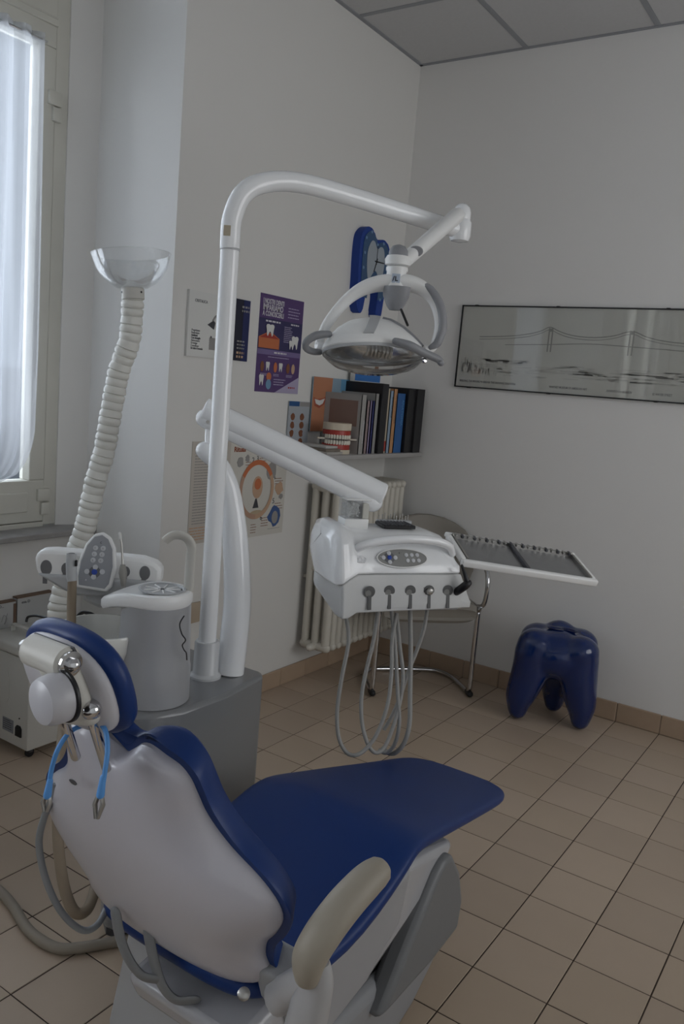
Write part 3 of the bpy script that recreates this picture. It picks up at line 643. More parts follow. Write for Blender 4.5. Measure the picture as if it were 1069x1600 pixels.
bm = B(); tube(bm, [a0, a0.lerp(a1, .5), a1], [.023, .022, .020], 24, round_end=True); obj('lamp_arm', bm, white_p, ol)
dn = (a1-a0).normalized(); q = a0.lerp(a1, .80); side = (CAM-q).normalized()
bm = B(); lathe(bm, q+side*.0165-dn*.0, [(.021, 0), (.021, .008), (.018, .011)], 20, ax=side, sy=.7); obj('joint_cover', bm, grey_p, ol)
k1 = at(622, 404, 2.25)
bm = B(); lathe(bm, k1-Z*.022, [(.022, 0), (.034, .004), (.036, .018), (.030, .028)], 28); obj('swivel_collar', bm, white_p, ol)
bm = B(); lathe(bm, k1+Z*.004, [(.027, 0), (.026, .016), (.018, .028), (.004, .033)], 24); obj('swivel_cap', bm, grey_p, ol)
bm = B(); lathe(bm, k1-Z*.036, [(.027, 0), (.030, .003), (.030, .012), (.026, .014)], 24); obj('swivel_ring', bm, white_p, ol)
Lw = V((.454, .891, 0)); Ln = V((.891, -.454, 0)); Lc = at(585, 550, 2.25)
nk = at(619, 434, 2.25)
bm = B(); tube(bm, [nk+Z*.025, nk-Z*.032], [.026, .03], 24); neck = obj('neck', bm, white_p, ol)
bm = B(); lo = (CAM-nk); lo.z = 0; lo.normalize(); lx = Z.cross(lo); box(bm, (-.011, -.012, 0), (.011, .012, .0012), .0004, 1, M4=frame(nk-Z*.005+lo*.0275, lx, Z)); obj('emblem_plate', bm, M('emblem_plate', (.45, .52, .62), .3), neck)
text('L', .017, ink, neck, nk-Z*.012+lo*.029-lx*.003, lx, Z, bold=.0006); text('/', .017, ink, neck, nk-Z*.012+lo*.029-lx*.009, lx, Z, bold=.0006)
def LP(u, n, z): return Lc+Lw*u+Ln*n+Z*z
# yoke
def yk(px, py, t=2.25): return at(px, py, t)
yb = B(); tube(yb, [yk(497, 540), yk(512, 505), yk(545, 466), yk(580, 446), yk(622, 442), yk(655, 448), yk(678, 470), yk(687, 505), yk(680, 537), yk(668, 550)], [.009, .012, .014, .018, .022, .018, .013, .012, .011, .009], 16, smooth=8, flat=1.3); obj('yoke', yb, white_p, ol)
yb = B(); tube(yb, [yk(651, 441, 2.245), yk(672, 452, 2.24), yk(688, 478, 2.24), yk(692, 510, 2.24), yk(684, 535, 2.24), yk(673, 543, 2.24)], [.006, .011, .012, .012, .011, .007], 14, smooth=8, flat=1.3, round_end=True); obj('yoke_grip', yb, grey_p, ol)
hb = B(); c1 = yk(620, 452, 2.24); tube(hb, [c1+Z*.006, c1-Z*.02, c1-Z*.045, c1-Z*.056], [.041, .038, .026, .017], 24, flat=.75); obj('hub_cover', hb, grey_p, ol)
hb = B(); tube(hb, [yk(627, 484, 2.22), yk(637, 508, 2.21)], .0035, 10, round_end=True); obj('lever', hb, black_m, ol)
# reflector housing: dome, dish, lens
tilt = Matrix.Rotation(math.radians(-15), 4, Lw)
def LT(u, n, z): return Lc + (tilt.to_3x3() @ (Lw*u+Ln*n+Z*z))
def ellsec(z, a, b, n0=0, N=40): return [LT(a*math.cos(2*math.pi*k/N), n0+b*math.sin(2*math.pi*k/N), z) for k in range(N)]
bm = B(); loft(bm, [ellsec(z, a, b, n0) for z, a, b, n0 in ((-.008, .150, .098, 0), (0, .154, .102, 0), (.012, .150, .100, 0), (.035, .132, .088, -.003), (.060, .106, .072, -.006), (.080, .074, .052, -.008), (.090, .040, .030, -.01), (.094, .006, .005, -.01))], cap=False); 
hs = obj('housing', bm, white_p, ol)
so_ = hs.modifiers.new('solid', 'SOLIDIFY'); so_.thickness = .003
bm = B(); loft(bm, [ellsec(z, a, b, n0) for z, a, b, n0 in ((-.006, .147, .095, 0), (.008, .138, .088, 0), (.030, .112, .072, -.002), (.052, .070, .046, -.004), (.060, .01, .008, -.004))], cap=False); obj('reflector', bm, M('reflector_silver', (.86, .86, .85), .22, metal=.85, var=.01), ol)
bm = B(); loft(bm, [ellsec(z, a, b, n0) for z, a, b, n0 in ((-.008, .151, .099, 0), (-.022, .146, .094, 0), (-.040, .122, .078, 0), (-.053, .080, .05, 0), (-.058, .01, .008, 0))], cap=False)
ln = obj('lens_cover', bm, lens_m, ol)
bm = B(); loft(bm, [ellsec(-.004, .1535, .1015), ellsec(-.012, .1535, .1015), ellsec(-.012, .148, .096), ellsec(-.004, .148, .096)], closed=True); obj('lens_rim', bm, grey_l, ol)
for k in range(7):
    u = -.036+.012*k; bm = B(); tube(bm, [LT(u, .02, .018), LT(u, .03, .0), LT(u, .02, -.018)], .005, 8, smooth=4, round_end=True); obj('bulb_guard', bm, steel, ol)
bm = B(); tube(bm, [LT(-.04, 0, .01), LT(.04, 0, .01)], .010, 12, round_end=True); obj('bulb', bm, clear, ol)
bm = B(); lathe(bm, LT(.0, .0, -.012), [(.004, 0), (.034, .002), (.03, .008), (.004, .01)], 24, ax=(tilt.to_3x3() @ Z)); obj('bulb_shield', bm, steel, ol)
# ridge strips on the dome
DP = [(0, .154, .102, 0), (.012, .150, .100, 0), (.035, .132, .088, -.003), (.060, .106, .072, -.006), (.080, .074, .052, -.008), (.090, .040, .030, -.01)]
def dome(sv, phi, off):
    f = sv*(len(DP)-1); k = min(int(f), len(DP)-2); f -= k; z, a, b, n0 = [DP[k][q]+(DP[k+1][q]-DP[k][q])*f for q in range(4)]
    return LT((a+off)*math.cos(phi), n0+(b+off)*math.sin(phi), z+off*(.3+sv)), a
for nm_, m_, s0_, s1_, ph0, ph1, hw_ in (('dome_strip', grey_l, .28, 1.0, 118, 100, .0145), ('dome_strip', grey_p, .15, .95, 38, 62, .008)):
    bm = B(); lo_ = []
    for off in (.004, -.002):
        g = []
        for i in range(13):
            sv = s0_+(s1_-s0_)*i/12; ph = math.radians(ph0+(ph1-ph0)*i/12); _, a_ = dome(sv, ph, 0)
            g.append([bm.verts.new(dome(sv, ph+hw_*(q-2)/2/a_, off)[0]) for q in range(5)])
        lo_.append(g)
    A_, B_ = lo_
    for i in range(12):
        for q in range(4):
            bm.faces.new((A_[i][q], A_[i][q+1], A_[i+1][q+1], A_[i+1][q])); bm.faces.new((B_[i][q], B_[i+1][q], B_[i+1][q+1], B_[i][q+1]))
        for q in (0, 4): bm.faces.new((A_[i][q], A_[i+1][q], B_[i+1][q], B_[i][q]))
    for i in (0, 12):
        for q in range(4): bm.faces.new((A_[i][q], A_[i][q+1], B_[i][q+1], B_[i][q]))
    obj(nm_, bm, m_, ol, angle=50)
# side handles
def hd(pts, rr): b = B(); tube(b, pts, rr, 14, smooth=8, flat=1.2, round_end=True); return obj('handle', b, grey_p, ol)
hd([yk(514, 522, 2.18), yk(495, 524, 2.17), yk(480, 533, 2.17), yk(478, 543, 2.18), yk(488, 549, 2.2), yk(500, 550, 2.22)], [.009, .011, .010, .009, .008, .007])
hd([yk(618, 533, 2.14), yk(640, 540, 2.14), yk(662, 551, 2.16), yk(684, 561, 2.18), yk(689, 567, 2.18)], [.009, .012, .011, .010, .009])
for p in (yk(500, 540), yk(668, 547)):
    bm = B(); lathe(bm, p-Lw*.012, [(.010, 0), (.012, .004), (.012, .02), (.010, .024)], 18, ax=Lw); obj('pivot', bm, white_p, ol)
bm = B(); lathe(bm, yk(660, 563, 2.19), [(.003, 0), (.008, .003), (.008, .012), (.005, .015)], 16, ax=Ln); obj('lock_knob', bm, chrome, ol)

# ================================================================== DENTAL UNIT (floor box, cup tower, bowl, console)
du = thing('dental_unit', 'grey dental unit cabinet with cup filler tower and spittoon bowl', 'dental unit', (-1.58, 1.5, 0))
UZ = .62
plan = [(-1.82, 1.80), (-1.42, 1.80), (-1.395, 1.78), (-1.370, 1.60), (-1.373, 1.44), (-1.40, 1.36), (-1.44, 1.325), (-1.49, 1.315), (-1.54, 1.345), (-1.66, 1.47), (-1.80, 1.66)]
bm = B(); prism(bm, plan, (0, 0, .03), (1, 0, 0), (0, 1, 0), UZ-.03); obj('cabinet', bm, unit_g, du, bev=.012, angle=35)
pl2 = [(-1.62+(x+1.62)*.93, 1.55+(y-1.55)*.93) for x, y in plan]
bm = B(); prism(bm, pl2, (0, 0, 0), (1, 0, 0), (0, 1, 0), .04); obj('plinth', bm, dark_g, du)
# cup filler tower
TC = V((-1.488, 1.440, UZ)); 
bm = B(); lathe(bm, TC, [(.090, 0), (.092, .002), (.0915, .09), (.089, .10), (.086, .19), (.084, .262)], 48, sy=1.05); tower = obj('cup_filler_tower', bm, M('tower_white', (.36, .365, .375), .28, coat=.3), du)
bm = B()
def lidp(z, s):
    pts = []
    for k in range(48):
        a = 2*math.pi*k/48; r_ = .086*s; x, y = r_*math.cos(a), r_*math.sin(a)*1.03
        dl = V((-.93, -.36)).dot(V((math.cos(a), math.sin(a))))
        if dl > 0: x += -.93*.062*dl**3*s; y += -.36*.062*dl**3*s
        zz = z - (.036*dl**4 if dl > 0 else 0)
        pts.append(TC+V((x, y, zz)))
    return pts
loft(bm, [lidp(.255, .98), lidp(.262, 1.02), lidp(.278, 1.02), lidp(.287, .97), lidp(.289, .90)]); lid = obj('tower_lid', bm, white_p, tower)
bm = B(); lathe(bm, TC+V((.012, .005, .289)), [(.058, 0), (.060, .003), (.054, .004), (.050, -.0005), (.01, -.001)], 36); obj('cup_recess', bm, grey_l, tower)
for k in range(9):
    a = 2*math.pi*k/9; c = TC+V((.012, .005, .290)); d = V((math.cos(a), math.sin(a), 0)); bm = B(); tube(bm, [c+d*.012, c+d*.046], .0018, 6); obj('drain_rib', bm, white_p, tower)
bm = B(); lathe(bm, TC+V((.012, .005, .2895)), [(.005, 0), (.004, .001)], 12); obj('drain_hole', bm, black_m, tower)
sp = TC+V((.052, .058, .285))
bm = B(); tube(bm, [sp, sp+Z*.08, sp+V((0, 0, .118)), sp+V((-.012, -.012, .140)), sp+V((-.034, -.030, .142)), sp+V((-.05, -.043, .126))], [.0165, .015, .015, .015, .015, .014], 18, smooth=6, flat=.6); obj('cup_spout', bm, cream_p, tower)
bm = B(); tube(bm, [at(288, 962, 2.02), at(281, 975, 2.02), at(284, 990, 2.02), at(290, 1000, 2.03), at(285, 1008, 2.02), at(288, 1016, 2.03), at(291, 1020, 2.04), at(292, 1031, 2.06)], .0016, 6, smooth=6); obj('printed_squiggle', bm, black_m, tower)
# small grey sweep on the lower tower
# spittoon bowl
BC = V((-1.600, 1.365, .735))
bm = B(); lathe(bm, BC, [(.03, -.045), (.065, -.035), (.098, -.012), (.112, .022), (.116, .058), (.114, .064), (.108, .064), (.104, .052), (.098, .022), (.080, .002), (.04, -.012), (.012, -.016)], 48, sy=.95); obj('spittoon_bowl', bm, M('bowl_white', (.72, .72, .68), .12, coat=.6), du)
bm = B(); loft(bm, [superring(BC+V((.05, .03, -.045-.0)), (1, 0, 0), (0, 1, 0), .055, .05, 2.3), superring(BC+V((.075, .05, -.09)), (1, 0, 0), (0, 1, 0), .055, .05, 2.3), superring(BC+V((.085, .055, -.137)), (1, 0, 0), (0, 1, 0), .075, .06, 2.3)]); obj('bowl_pedestal', bm, M('tower_white', (.5, .5, .5)), du)
bm = B(); lathe(bm, BC+V((0, 0, -.0155)), [(.012, 0), (.012, .001)], 16); obj('drain', bm, chrome, du)
# assistant console
ac = V(at(156, 888, 2.22)); cr = V((.80, .60, 0)).normalized(); cn = V((.60, -.80, 0)).normalized()   # right and front axes
def CP(u, n, z): return ac+cr*u+cn*n+Z*z
lobes = [(-.168, .022), (-.156, .042), (-.12, .046), (-.05, .045), (0, .038), (.05, .042), (.115, .040), (.150, .030), (.168, .014), (.166, -.026), (.150, -.040), (.10, -.046), (.03, -.062), (-.05, -.064), (-.085, -.052), (-.125, -.030), (-.160, -.022)]
bm = B(); prism(bm, lobes, CP(0, -.035, 0), cr, Z, .06); cons = obj('assistant_console', bm, white_p, du, bev=.010, angle=35)
low = [(u*.98, min(v, -.004)-.012 if v < 0 else -.004) for u, v in lobes]; low = [(-.158, -.018), (.160, -.018), (.150, -.046), (.10, -.054), (.03, -.070), (-.05, -.072), (-.085, -.060), (-.125, -.038)]
bm = B(); prism(bm, low, CP(0, -.030, 0), cr, Z, .065); obj('console_underside', bm, M('console_grey', (.44, .45, .46), .4), cons, bev=.008)
bm = B(); prism(bm, [(-.045, .0), (-.02, .0), (.075, -.02), (.085, -.05), (.07, -.072), (.0, -.078), (-.045, -.06)], CP(.0, -.05, -.035), cr, Z, .05); obj('console_bracket', bm, M('console_grey', (.44, .45, .46), .4), cons, bev=.012)
# mounting arm of the console
bm = B(); tube(bm, [CP(.02, -.04, -.06), V((-1.62, 1.60, .70)), V((-1.62, 1.60, .60))], .02, 14); obj('console_arm', bm, white_p, du)
kpo = CP(.0, .029, .02)
kp_pts = [(a*1.12, b*1.14+.004) for a, b in [(-.042, -.062), (.030, -.068), (.040, -.055), (.046, -.01), (.040, .035), (.026, .060), (.008, .070), (-.012, .064), (-.030, .040), (-.042, .0), (-.046, -.04)]]
kx = cr; ky = (Z*.96-cn*.28).normalized()
bm = B(); prism(bm, kp_pts, kpo-kx.cross(ky)*.004, kx, ky, .016); kp = obj('keypad_surround', bm, white_p, du, bev=.004)
bm = B(); prism(bm, [(a*.84, b*.9) for a, b in kp_pts], kpo+kx.cross(ky)*.012, kx, ky, .0016); kpad = obj('keypad', bm, M('keypad_grey', (.30, .31, .33), .4), du, smooth=False)
kn = kx.cross(ky)
def key(par, o, x, y, u, v, r_, m, h=.0016, n=16):
    b = B(); z = V(x).cross(V(y)).normalized(); lathe(b, V(o)+V(x)*u+V(y)*v, [(r_, 0), (r_, h), (r_*.8, h+.0004)], n, ax=z); return obj('key', b, m, par)
keyw = M('key_white', (.55, .56, .58), .4); keyb = M('key_blue', (.02, .06, .35), .3); keyg = M('key_dark', (.13, .13, .14), .4)
ko = kpo+kn*.0136
for i in range(2):
    for j in range(3): key(kpad, ko, kx, ky, -.006+.020*i-.0015*j, .040-.0165*j, .0068, keyw)
for a, b in ((-.022, -.024), (.018, -.022), (-.001, -.011), (-.003, -.037)): key(kpad, ko, kx, ky, a, b, .0068, keyw)
key(kpad, ko, kx, ky, -.002, -.024, .0155, keyg, .0006); key(kpad, ko, kx, ky, -.002, -.024, .0075, keyb, .0024)
text('c', .012, ink, kpad, ko+kx*.004+ky*.052, kx, ky); key(kpad, ko, kx, ky, -.022, -.046, .0022, inkw, .0008, 8)
for a, b in ((-.006, .040), (.014, .040), (-.0075, .0235), (.0125, .0235), (-.009, .007), (.011, .007)):
    text(random.choice(['o', 'z', 'v', 's', 'n']), .009, inkg, kpad, ko+kn*.0022+kx*(a-.0025)+ky*(b-.0025), kx, ky)
# holders: dark scoops with slots
for u, r_ in ((-.135, .0185), (-.083, .015), (.075, .013), (.125, .0175)):
    z0 = -.002 if u < 0 else .002
    b = B(); lathe(b, CP(u, .0245, z0), [(r_, 0), (r_*.92, .0015), (r_*.75, .0015)], 24, ax=cn, sx=.85, sy=1.15); sc_ = obj('holder_recess', b, M('recess_grey', (.16, .16, .165), .5), cons)
    b = B(); box(b, (-.006, -.036, 0), (.006, .0, .0022), .0005, 1, M4=frame(CP(u-.002, .0247, z0-.008), cr, Z)); obj('holder_slot', b, M('recess_grey', (.16, .16, .165)), sc_)
# suction handpiece and hose hanging on the console
sh_ = thing('suction_handpiece', 'grey suction handpiece on a brown hose, hanging at the left of the assistant console', 'handpiece', tuple(CP(-.083, .05, -.10)))
h0 = at(112, 865, 2.12)
bm = B(); tube(bm, [h0, at(111, 880, 2.12), at(112, 900, 2.12), at(113, 908, 2.12)], [.0125, .013, .014, .012], 20); obj('handpiece_body', bm, grey_l, sh_)
bm = B(); tube(bm, [h0+Z*.0005, h0-Z*.004], .0085, 16); obj('handpiece_opening', bm, black_m, sh_)
bm = B(); box(bm, (-.003, -.008, -.003), (.003, .008, .003), .001, 1, M4=frame(at(119, 880, 2.11), cr, Z)); obj('slider', bm, black_m, sh_)
bm = B(); tube(bm, [at(113, 905, 2.12), at(112, 940, 2.11), at(110, 1010, 2.06), at(100, 1120, 1.92), at(92, 1215, 1.80), at(90, 1300, 1.74), at(99, 1380, 1.70), at(116, 1424, 1.68), at(136, 1421, 1.70), at(149, 1385, 1.76), at(152, 1340, 1.85), at(160, 1290, 2.0), V((-1.56, 1.40, .30))], .0115, 16, smooth=8); obj('suction_hose', bm, hose_b, sh_)
gy = thing('syringe', 'slim grey syringe handpiece with white tip, upright in the right half of the assistant console', 'syringe', tuple(at(193, 905, 2.16)))
bm = B(); tube(bm, [at(193, 916, 2.16), at(192, 895, 2.16), at(192, 882, 2.16)], [.006, .011, .006], 14, smooth=4); obj('grip', bm, M('grip_steel', (.25, .24, .22), .4), gy)
bm = B(); tube(bm, [at(192, 884, 2.16), at(190, 850, 2.16), at(188, 838, 2.16)], [.003, .0028, .0025], 10); obj('nozzle', bm, steel, gy)
bm = B(); tube(bm, [at(188, 841, 2.16), at(187.5, 834, 2.16)], .0045, 10, round_end=True); obj('tip', bm, paper, gy)
bm = B(); tube(bm, [at(193, 914, 2.16), at(194, 935, 2.16), at(200, 975, 2.18), V((-1.58, 1.52, .66)), V((-1.58, 1.52, .61))], .006, 10, smooth=6); obj('hose', bm, hose_g, gy)
# aspirator with corrugated hose and clear bowl
asp = thing('extractor_hose', 'tall white corrugated extraction hose with a clear plastic bowl on top', 'extractor', (-1.80, 1.60, .45))
pts = [V((-1.72, 1.62, .50)), V((-1.84, 1.60, .53)), at(98, 1035, 2.44), at(90, 1000, 2.49), at(92, 950, 2.5), at(105, 900, 2.5), at(131, 830, 2.49), at(141, 790, 2.48), at(150, 750, 2.47), at(163, 705, 2.46), at(170, 665, 2.45), at(178, 620, 2.44), at(186, 580, 2.43), at(196, 552, 2.42), at(203, 530, 2.41), at(206, 500, 2.40), at(208, 455, 2.38)]
P = spline(pts, 10); 
# resample evenly for the rings
L = [0]
for i in range(1, len(P)): L.append(L[-1]+(P[i]-P[i-1]).length)
def onp(s):
    s = max(0, min(L[-1], s))
    for i in range(1, len(P)):
        if L[i] >= s: return P[i-1].lerp(P[i], (s-L[i-1])/max(1e-9, L[i]-L[i-1]))
    return P[-1]
pitch = .0235; nrib = int(L[-1]/pitch)
ringpts_ = []; rr = []
for i in range(nrib):
    for f, r_ in ((0, .0275), (.10, .0315), (.5, .0325), (.85, .031), (.97, .0275)): ringpts_.append(onp((i+f)*pitch)); rr.append(r_)
secs = []; N = None
for i, p in enumerate(ringpts_):
    t_ = (onp(min(L[-1], (i/5+1)*pitch))-onp(max(0, (i/5-1)*pitch))).normalized()
    N = (V((1, 0, 0)) - t_*t_.x).normalized() if N is None else (N-t_*N.dot(t_)).normalized(); b_ = t_.cross(N)
    jit = .0012*math.sin(i*1.7)
    secs.append([p+N*((rr[i]+jit)*math.cos(2*math.pi*k/20))+b_*((rr[i]+jit)*math.sin(2*math.pi*k/20)) for k in range(20)])
bm = B(); loft(bm, secs); obj('corrugated_hose', bm, hose_w, asp, angle=60)
tp = at(208, 462, 2.38); axv = (at(206, 420, 2.37)-tp).normalized()
bm = B(); lathe(bm, tp-axv*.012, [(.0285, 0), (.032, .002), (.0325, .03), (.030, .033)], 28, ax=axv); cl = obj('hose_collar', bm, cream_p, asp)
for s_ in (-1, 1):
    bm = B(); lathe(bm, tp+axv*.006+(rt*s_*.85-fw*.5).normalized()*.0315, [(.003, 0), (.003, .002)], 10, ax=(rt*s_*.85-fw*.5).normalized()); obj('screw', bm, black_m, cl)
bm = B(); lathe(bm, tp+axv*.018, [(.028, 0), (.046, .004), (.066, .015), (.086, .032), (.101, .054), (.110, .078), (.1145, .096), (.1165, .098), (.1165, .0995), (.113, .0985), (.108, .078), (.099, .055), (.084, .034), (.064, .017), (.044, .006), (.026, .002)], 72, ax=axv, sx=1.0, sy=.95); obj('clear_bowl', bm, bowl_m, asp)

# ================================================================== INSTRUMENT DELIVERY (column, arm, head, tray)
dl = thing('instrument_delivery', 'white instrument delivery unit: bowed column, sloping arm, and head with control panel and hoses', 'delivery unit', (-1.50, 1.74, UZ))
bm = B(); tube(bm, [(-1.473, 1.722, UZ), (-1.475, 1.735, .75), at(371, 930, 2.34), at(368, 850, 2.33), at(360, 780, 2.32), at(350, 742, 2.31), at(336, 718, 2.30), at(322, 705, 2.29)], [.0405, .0400, .0390, .0370, .033, .029, .026, .0235], 32, smooth=8, round_end=False); obj('column', bm, white_g, dl)
bm = B(); tube(bm, [at(330, 713, 2.295), at(320, 704, 2.285)], [.0265, .0255], 24, round_end=True); obj('column_elbow', bm, white_g, dl)
bm = B(); tube(bm, [at(326, 706, 2.29), at(328, 660, 2.29)], .0125, 18); obj('elbow_pin', bm, white_g, dl)
A0 = at(317, 641, 2.28); A1 = at(598, 776, 2.37); ad = (A1-A0).normalized(); an = (Z-ad*Z.dot(ad)).normalized()
bm = B(); tube(bm, [A0+an*.004, A0.lerp(A1, .5)+an*.004, A1+an*.004], [.034, .034, .035], 28, round_end=False); obj('arm_cover', bm, white_g, dl, bev=.006)
bm = B(); tube(bm, [A0-an*.018+ad*.015, A1-an*.026-ad*.02], [.026, .030], 24, round_end=True); obj('arm_lower', bm, white_g, dl)
bm = B(); lathe(bm, A0+ad*.03-an*.02+V((.5, -.8, 0)).normalized()*.025, [(.005, 0), (.005, .003)], 12, ax=(.5, -.8, 0)); obj('arm_screw', bm, steel, dl)
# head
Hr = V((.588, .809, 0)); Hn = V((.809, -.588, 0)); HO = at(635, 880, 2.42)-Hr*.035
def HP_(r, n, z): return HO+Hr*r+Hn*n+Z*z
def topprof(r, n1, zt, zf, nb, zb):        # closed ring in (n,z)
    return [HP_(r, *p) for p in ((nb, zb-.03), (nb, zb+.012), (nb+.03, zt-.012), (nb+.08, zt), (n1-.11, zt), (n1-.065, zt-.012), (n1-.03, zt-.040), (n1-.004, zf+.022), (n1, zf+.006), (n1, zf), (n1-.05, zf-.002), (nb+.06, zf-.004))]
secs = []
for r, n1, zt, zf, nb, zb in ((-.236, .10, .082, -.03, -.085, .06), (-.228, .128, .106, -.034, -.120, .05), (-.212, .142, .118, -.028, -.15, .045), (-.190, .134, .119, -.016, -.165, .045), (-.160, .117, .106, -.006, -.165, .045), (-.11, .115, .102, -.005, -.165, .045), (.0, .115, .102, -.005, -.165, .045), (.09, .115, .099, -.005, -.165, .045), (.135, .112, .086, -.005, -.16, .04), (.158, .105, .062, -.005, -.14, .035)):
    secs.append(topprof(r, n1, zt, zf, nb, zb))
bm = B(); loft(bm, secs); hc = obj('head_cover', bm, white_g, dl, angle=50, bev=.004)
def fprof(r, n1, zf, zb, nb=-.10): return [HP_(r, *p) for p in ((n1-.001, zf-.001), (n1+.012, zb+.02), (n1+.010, zb), (n1-.05, zb-.004), (nb, zb+.03), (nb, zf-.01))]
secs = [fprof(r, n1, zf, zb) for r, n1, zf, zb in ((-.216, .132, -.034, -.105), (-.210, .140, -.028, -.122), (-.190, .134, -.016, -.122), (-.160, .117, -.006, -.112), (-.05, .115, -.005, -.109), (.09, .115, -.005, -.106), (.158, .112, -.005, -.104), (.172, .108, -.03, -.104), (.200, .100, -.085, -.106))]
bm = B(); loft(bm, secs); fa = obj('instrument_fascia', bm, M('fascia_white', (.58, .585, .58), .35), dl, angle=45, bev=.003)
bm = B(); loft(bm, [[HP_(r, *p) for p in ((-.06, -.07), (.05, -.07), (.10, -.095), (.10, -.115), (.04, -.128), (-.05, -.11))] for r in (-.16, .17)]); obj('hose_manifold', bm, M('fascia_grey', (.33, .335, .34), .45), dl, bev=.006)
# panel plane under the handle
po = HP_(-.0, .086, .061); pxv = Hr; pyv = (V(HP_(0, .085, .062))-V(HP_(0, .111, .017))); pyv = pyv.normalized(); pn = pxv.cross(pyv)
pc = HP_(-.028, .1005, .036)
bm = B(); prism(bm, [(.075*math.cos(2*math.pi*k/40), .026*math.sin(2*math.pi*k/40)) for k in range(40)], pc-pn*.004, pxv, pyv, .009); kpd = obj('control_panel', bm, M('panel_grey', (.25, .25, .24), .35), dl, smooth=False)
bm = B(); loft(bm, [[pc+pn*h+pxv*(a*math.cos(2*math.pi*k/40))+pyv*(b*math.sin(2*math.pi*k/40)) for k in range(40)] for h, a, b in ((.001, .078, .029), (.0058, .078, .029), (.0058, .075, .026), (.001, .075, .026))], closed=True); obj('panel_rim', bm, white_p, dl)
pk = pc+pn*.005
for a, b in ((-.058, .001), (-.022, .001), (-.040, .014), (-.040, -.012)): key(kpd, pk, pxv, pyv, a, b, .0062, keyw)
key(kpd, pk, pxv, pyv, -.040, .001, .016, keyg, .0006); key(kpd, pk, pxv, pyv, -.040, .001, .0065, keyb, .0026)
for i in range(3):
    for j in range(2): key(kpd, pk, pxv, pyv, .012+.017*i+.003*j, .009-.016*j, .0058, keyw)
key(kpd, pk, pxv, pyv, -.066, .004, .0016, inkw, .0008, 8); text('c', .009, ink, kpd, pk-pxv*.01+pyv*.013, pxv, pyv)
bm = B(); prism(bm, [(-.155, -.010), (-.115, -.015), (-.108, -.002), (-.120, .006), (-.155, .006)], pc+pn*.0045, pxv, pyv, .001); obj('foil_sticker', bm, M('foil', (.80, .82, .86), .12, var=.25, scale=120, bump=.6), dl)
bm = B(); tube(bm, [HP_(-.165, .080, .052), HP_(-.150, .096, .070), HP_(-.10, .108, .086), HP_(-.02, .112, .094), HP_(.06, .108, .090), HP_(.115, .098, .074), HP_(.138, .084, .048)], [.011, .0125, .0125, .013, .0125, .012, .010], 16, smooth=8, round_end=True); obj('handle', bm, white_g, dl)
# instrument holders
hold = [-.128, -.066, -.002, .056, .116]
recm = M('recess_dark', (.10, .10, .10), .5); recl = M('recess_metal', (.22, .22, .21), .4)
for r_ in hold:
    c = HP_(r_, .1205+(.006 if r_ < -.1 else 0), -.052); b = B(); lathe(b, c, [(.0165, 0), (.0165, .0015), (.0135, .002)], 24, ax=Hn); hr = obj('holder_ring', b, recm, fa)
    b = B(); lathe(b, c+Hn*.001-Hr*.004-Z*.004, [(.009, 0), (.009, .0016)], 20, ax=Hn); obj('holder_insert', b, recl, hr)
    b = B(); box(b, (-.0055, -.040, 0), (.0055, 0, .003), .001, 1, M4=frame(HP_(r_+.001, .1205+(.006 if r_ < -.1 else 0), -.062), Hr, (Z*.98+Hn*-.17).normalized())); obj('holder_slot', b, recm, hr)
# hoses
hz = [(-.11, [(540, 960), (545, 1000), (534, 1060), (527, 1110), (529, 1150), (540, 1174), (555, 1180), (572, 1170), (590, 1145), (606, 1100), (612, 1050), (613, 1000), (620, 958)], (2.36, 2.30, 2.40)),
      (-.05, [(590, 960), (584, 1000), (572, 1050), (565, 1090), (566, 1130), (576, 1165), (590, 1176), (605, 1160), (622, 1110), (630, 1060), (625, 1010), (620, 960)], (2.38, 2.32, 2.42)),
      (.0, [(612, 958), (617, 1000), (620, 1050), (622, 1090), (624, 1130), (617, 1162), (604, 1176), (592, 1172)], (2.40, 2.36, 2.40)),
      (.05, [(641, 955), (642, 1010), (641, 1080), (640, 1130), (632, 1160), (618, 1176), (606, 1176), (598, 1168)], (2.42, 2.36, 2.42)),
      (.11, [(668, 950), (662, 985), (650, 1020), (638, 1050), (625, 1090), (612, 1120), (600, 1140)], (2.46, 2.44, 2.46))]
for i, (r_, px, tt) in enumerate(hz):
    n = len(px); pts = []
    for k, p in enumerate(px):
        f = k/(n-1); t_ = tt[0]+(tt[1]-tt[0])*f*2 if f < .5 else tt[1]+(tt[2]-tt[1])*(f-.5)*2; pts.append(at(p[0], p[1], t_))
    b = B(); tube(b, [pts[0]+Z*.02]+pts, .0058 if i != 3 else .0068, 12, smooth=8); obj('instrument_hose', b, hose_g, dl)
# tray on its bracket
tA = at(723, 880, 2.36); tx = (at(935, 912, 2.50)-tA); tL = tx.length; tx.normalize(); ty = (at(712, 836, 2.52)-tA); ty = (ty-tx*ty.dot(tx)); tW = min(ty.length, .21); ty.normalize(); tn = tx.cross(ty)
MT = frame(tA, tx, ty)
tr = thing('instrument_tray', 'grey metal instrument tray in a white frame, right of the delivery head', 'tray', tuple(tA))
for a, b in (((0, 0, -.014), (tL, .018, .008)), ((0, tW-.014, -.008), (tL, tW, .008)), ((0, .018, -.012), (.018, tW-.014, .008)), ((tL-.016, .018, -.008), (tL, tW-.014, .008))):
    bm = B(); box(bm, a, b, .005, 3, M4=MT); obj('frame_bar', bm, white_p, tr)
bm = B(); box(bm, (.016, .016, -.004), (tL-.014, tW-.012, -.001), M4=MT); obj('tray_plate', bm, M('tray_steel', (.30, .30, .30), .45, metal=.6, var=.1, scale=30), tr)
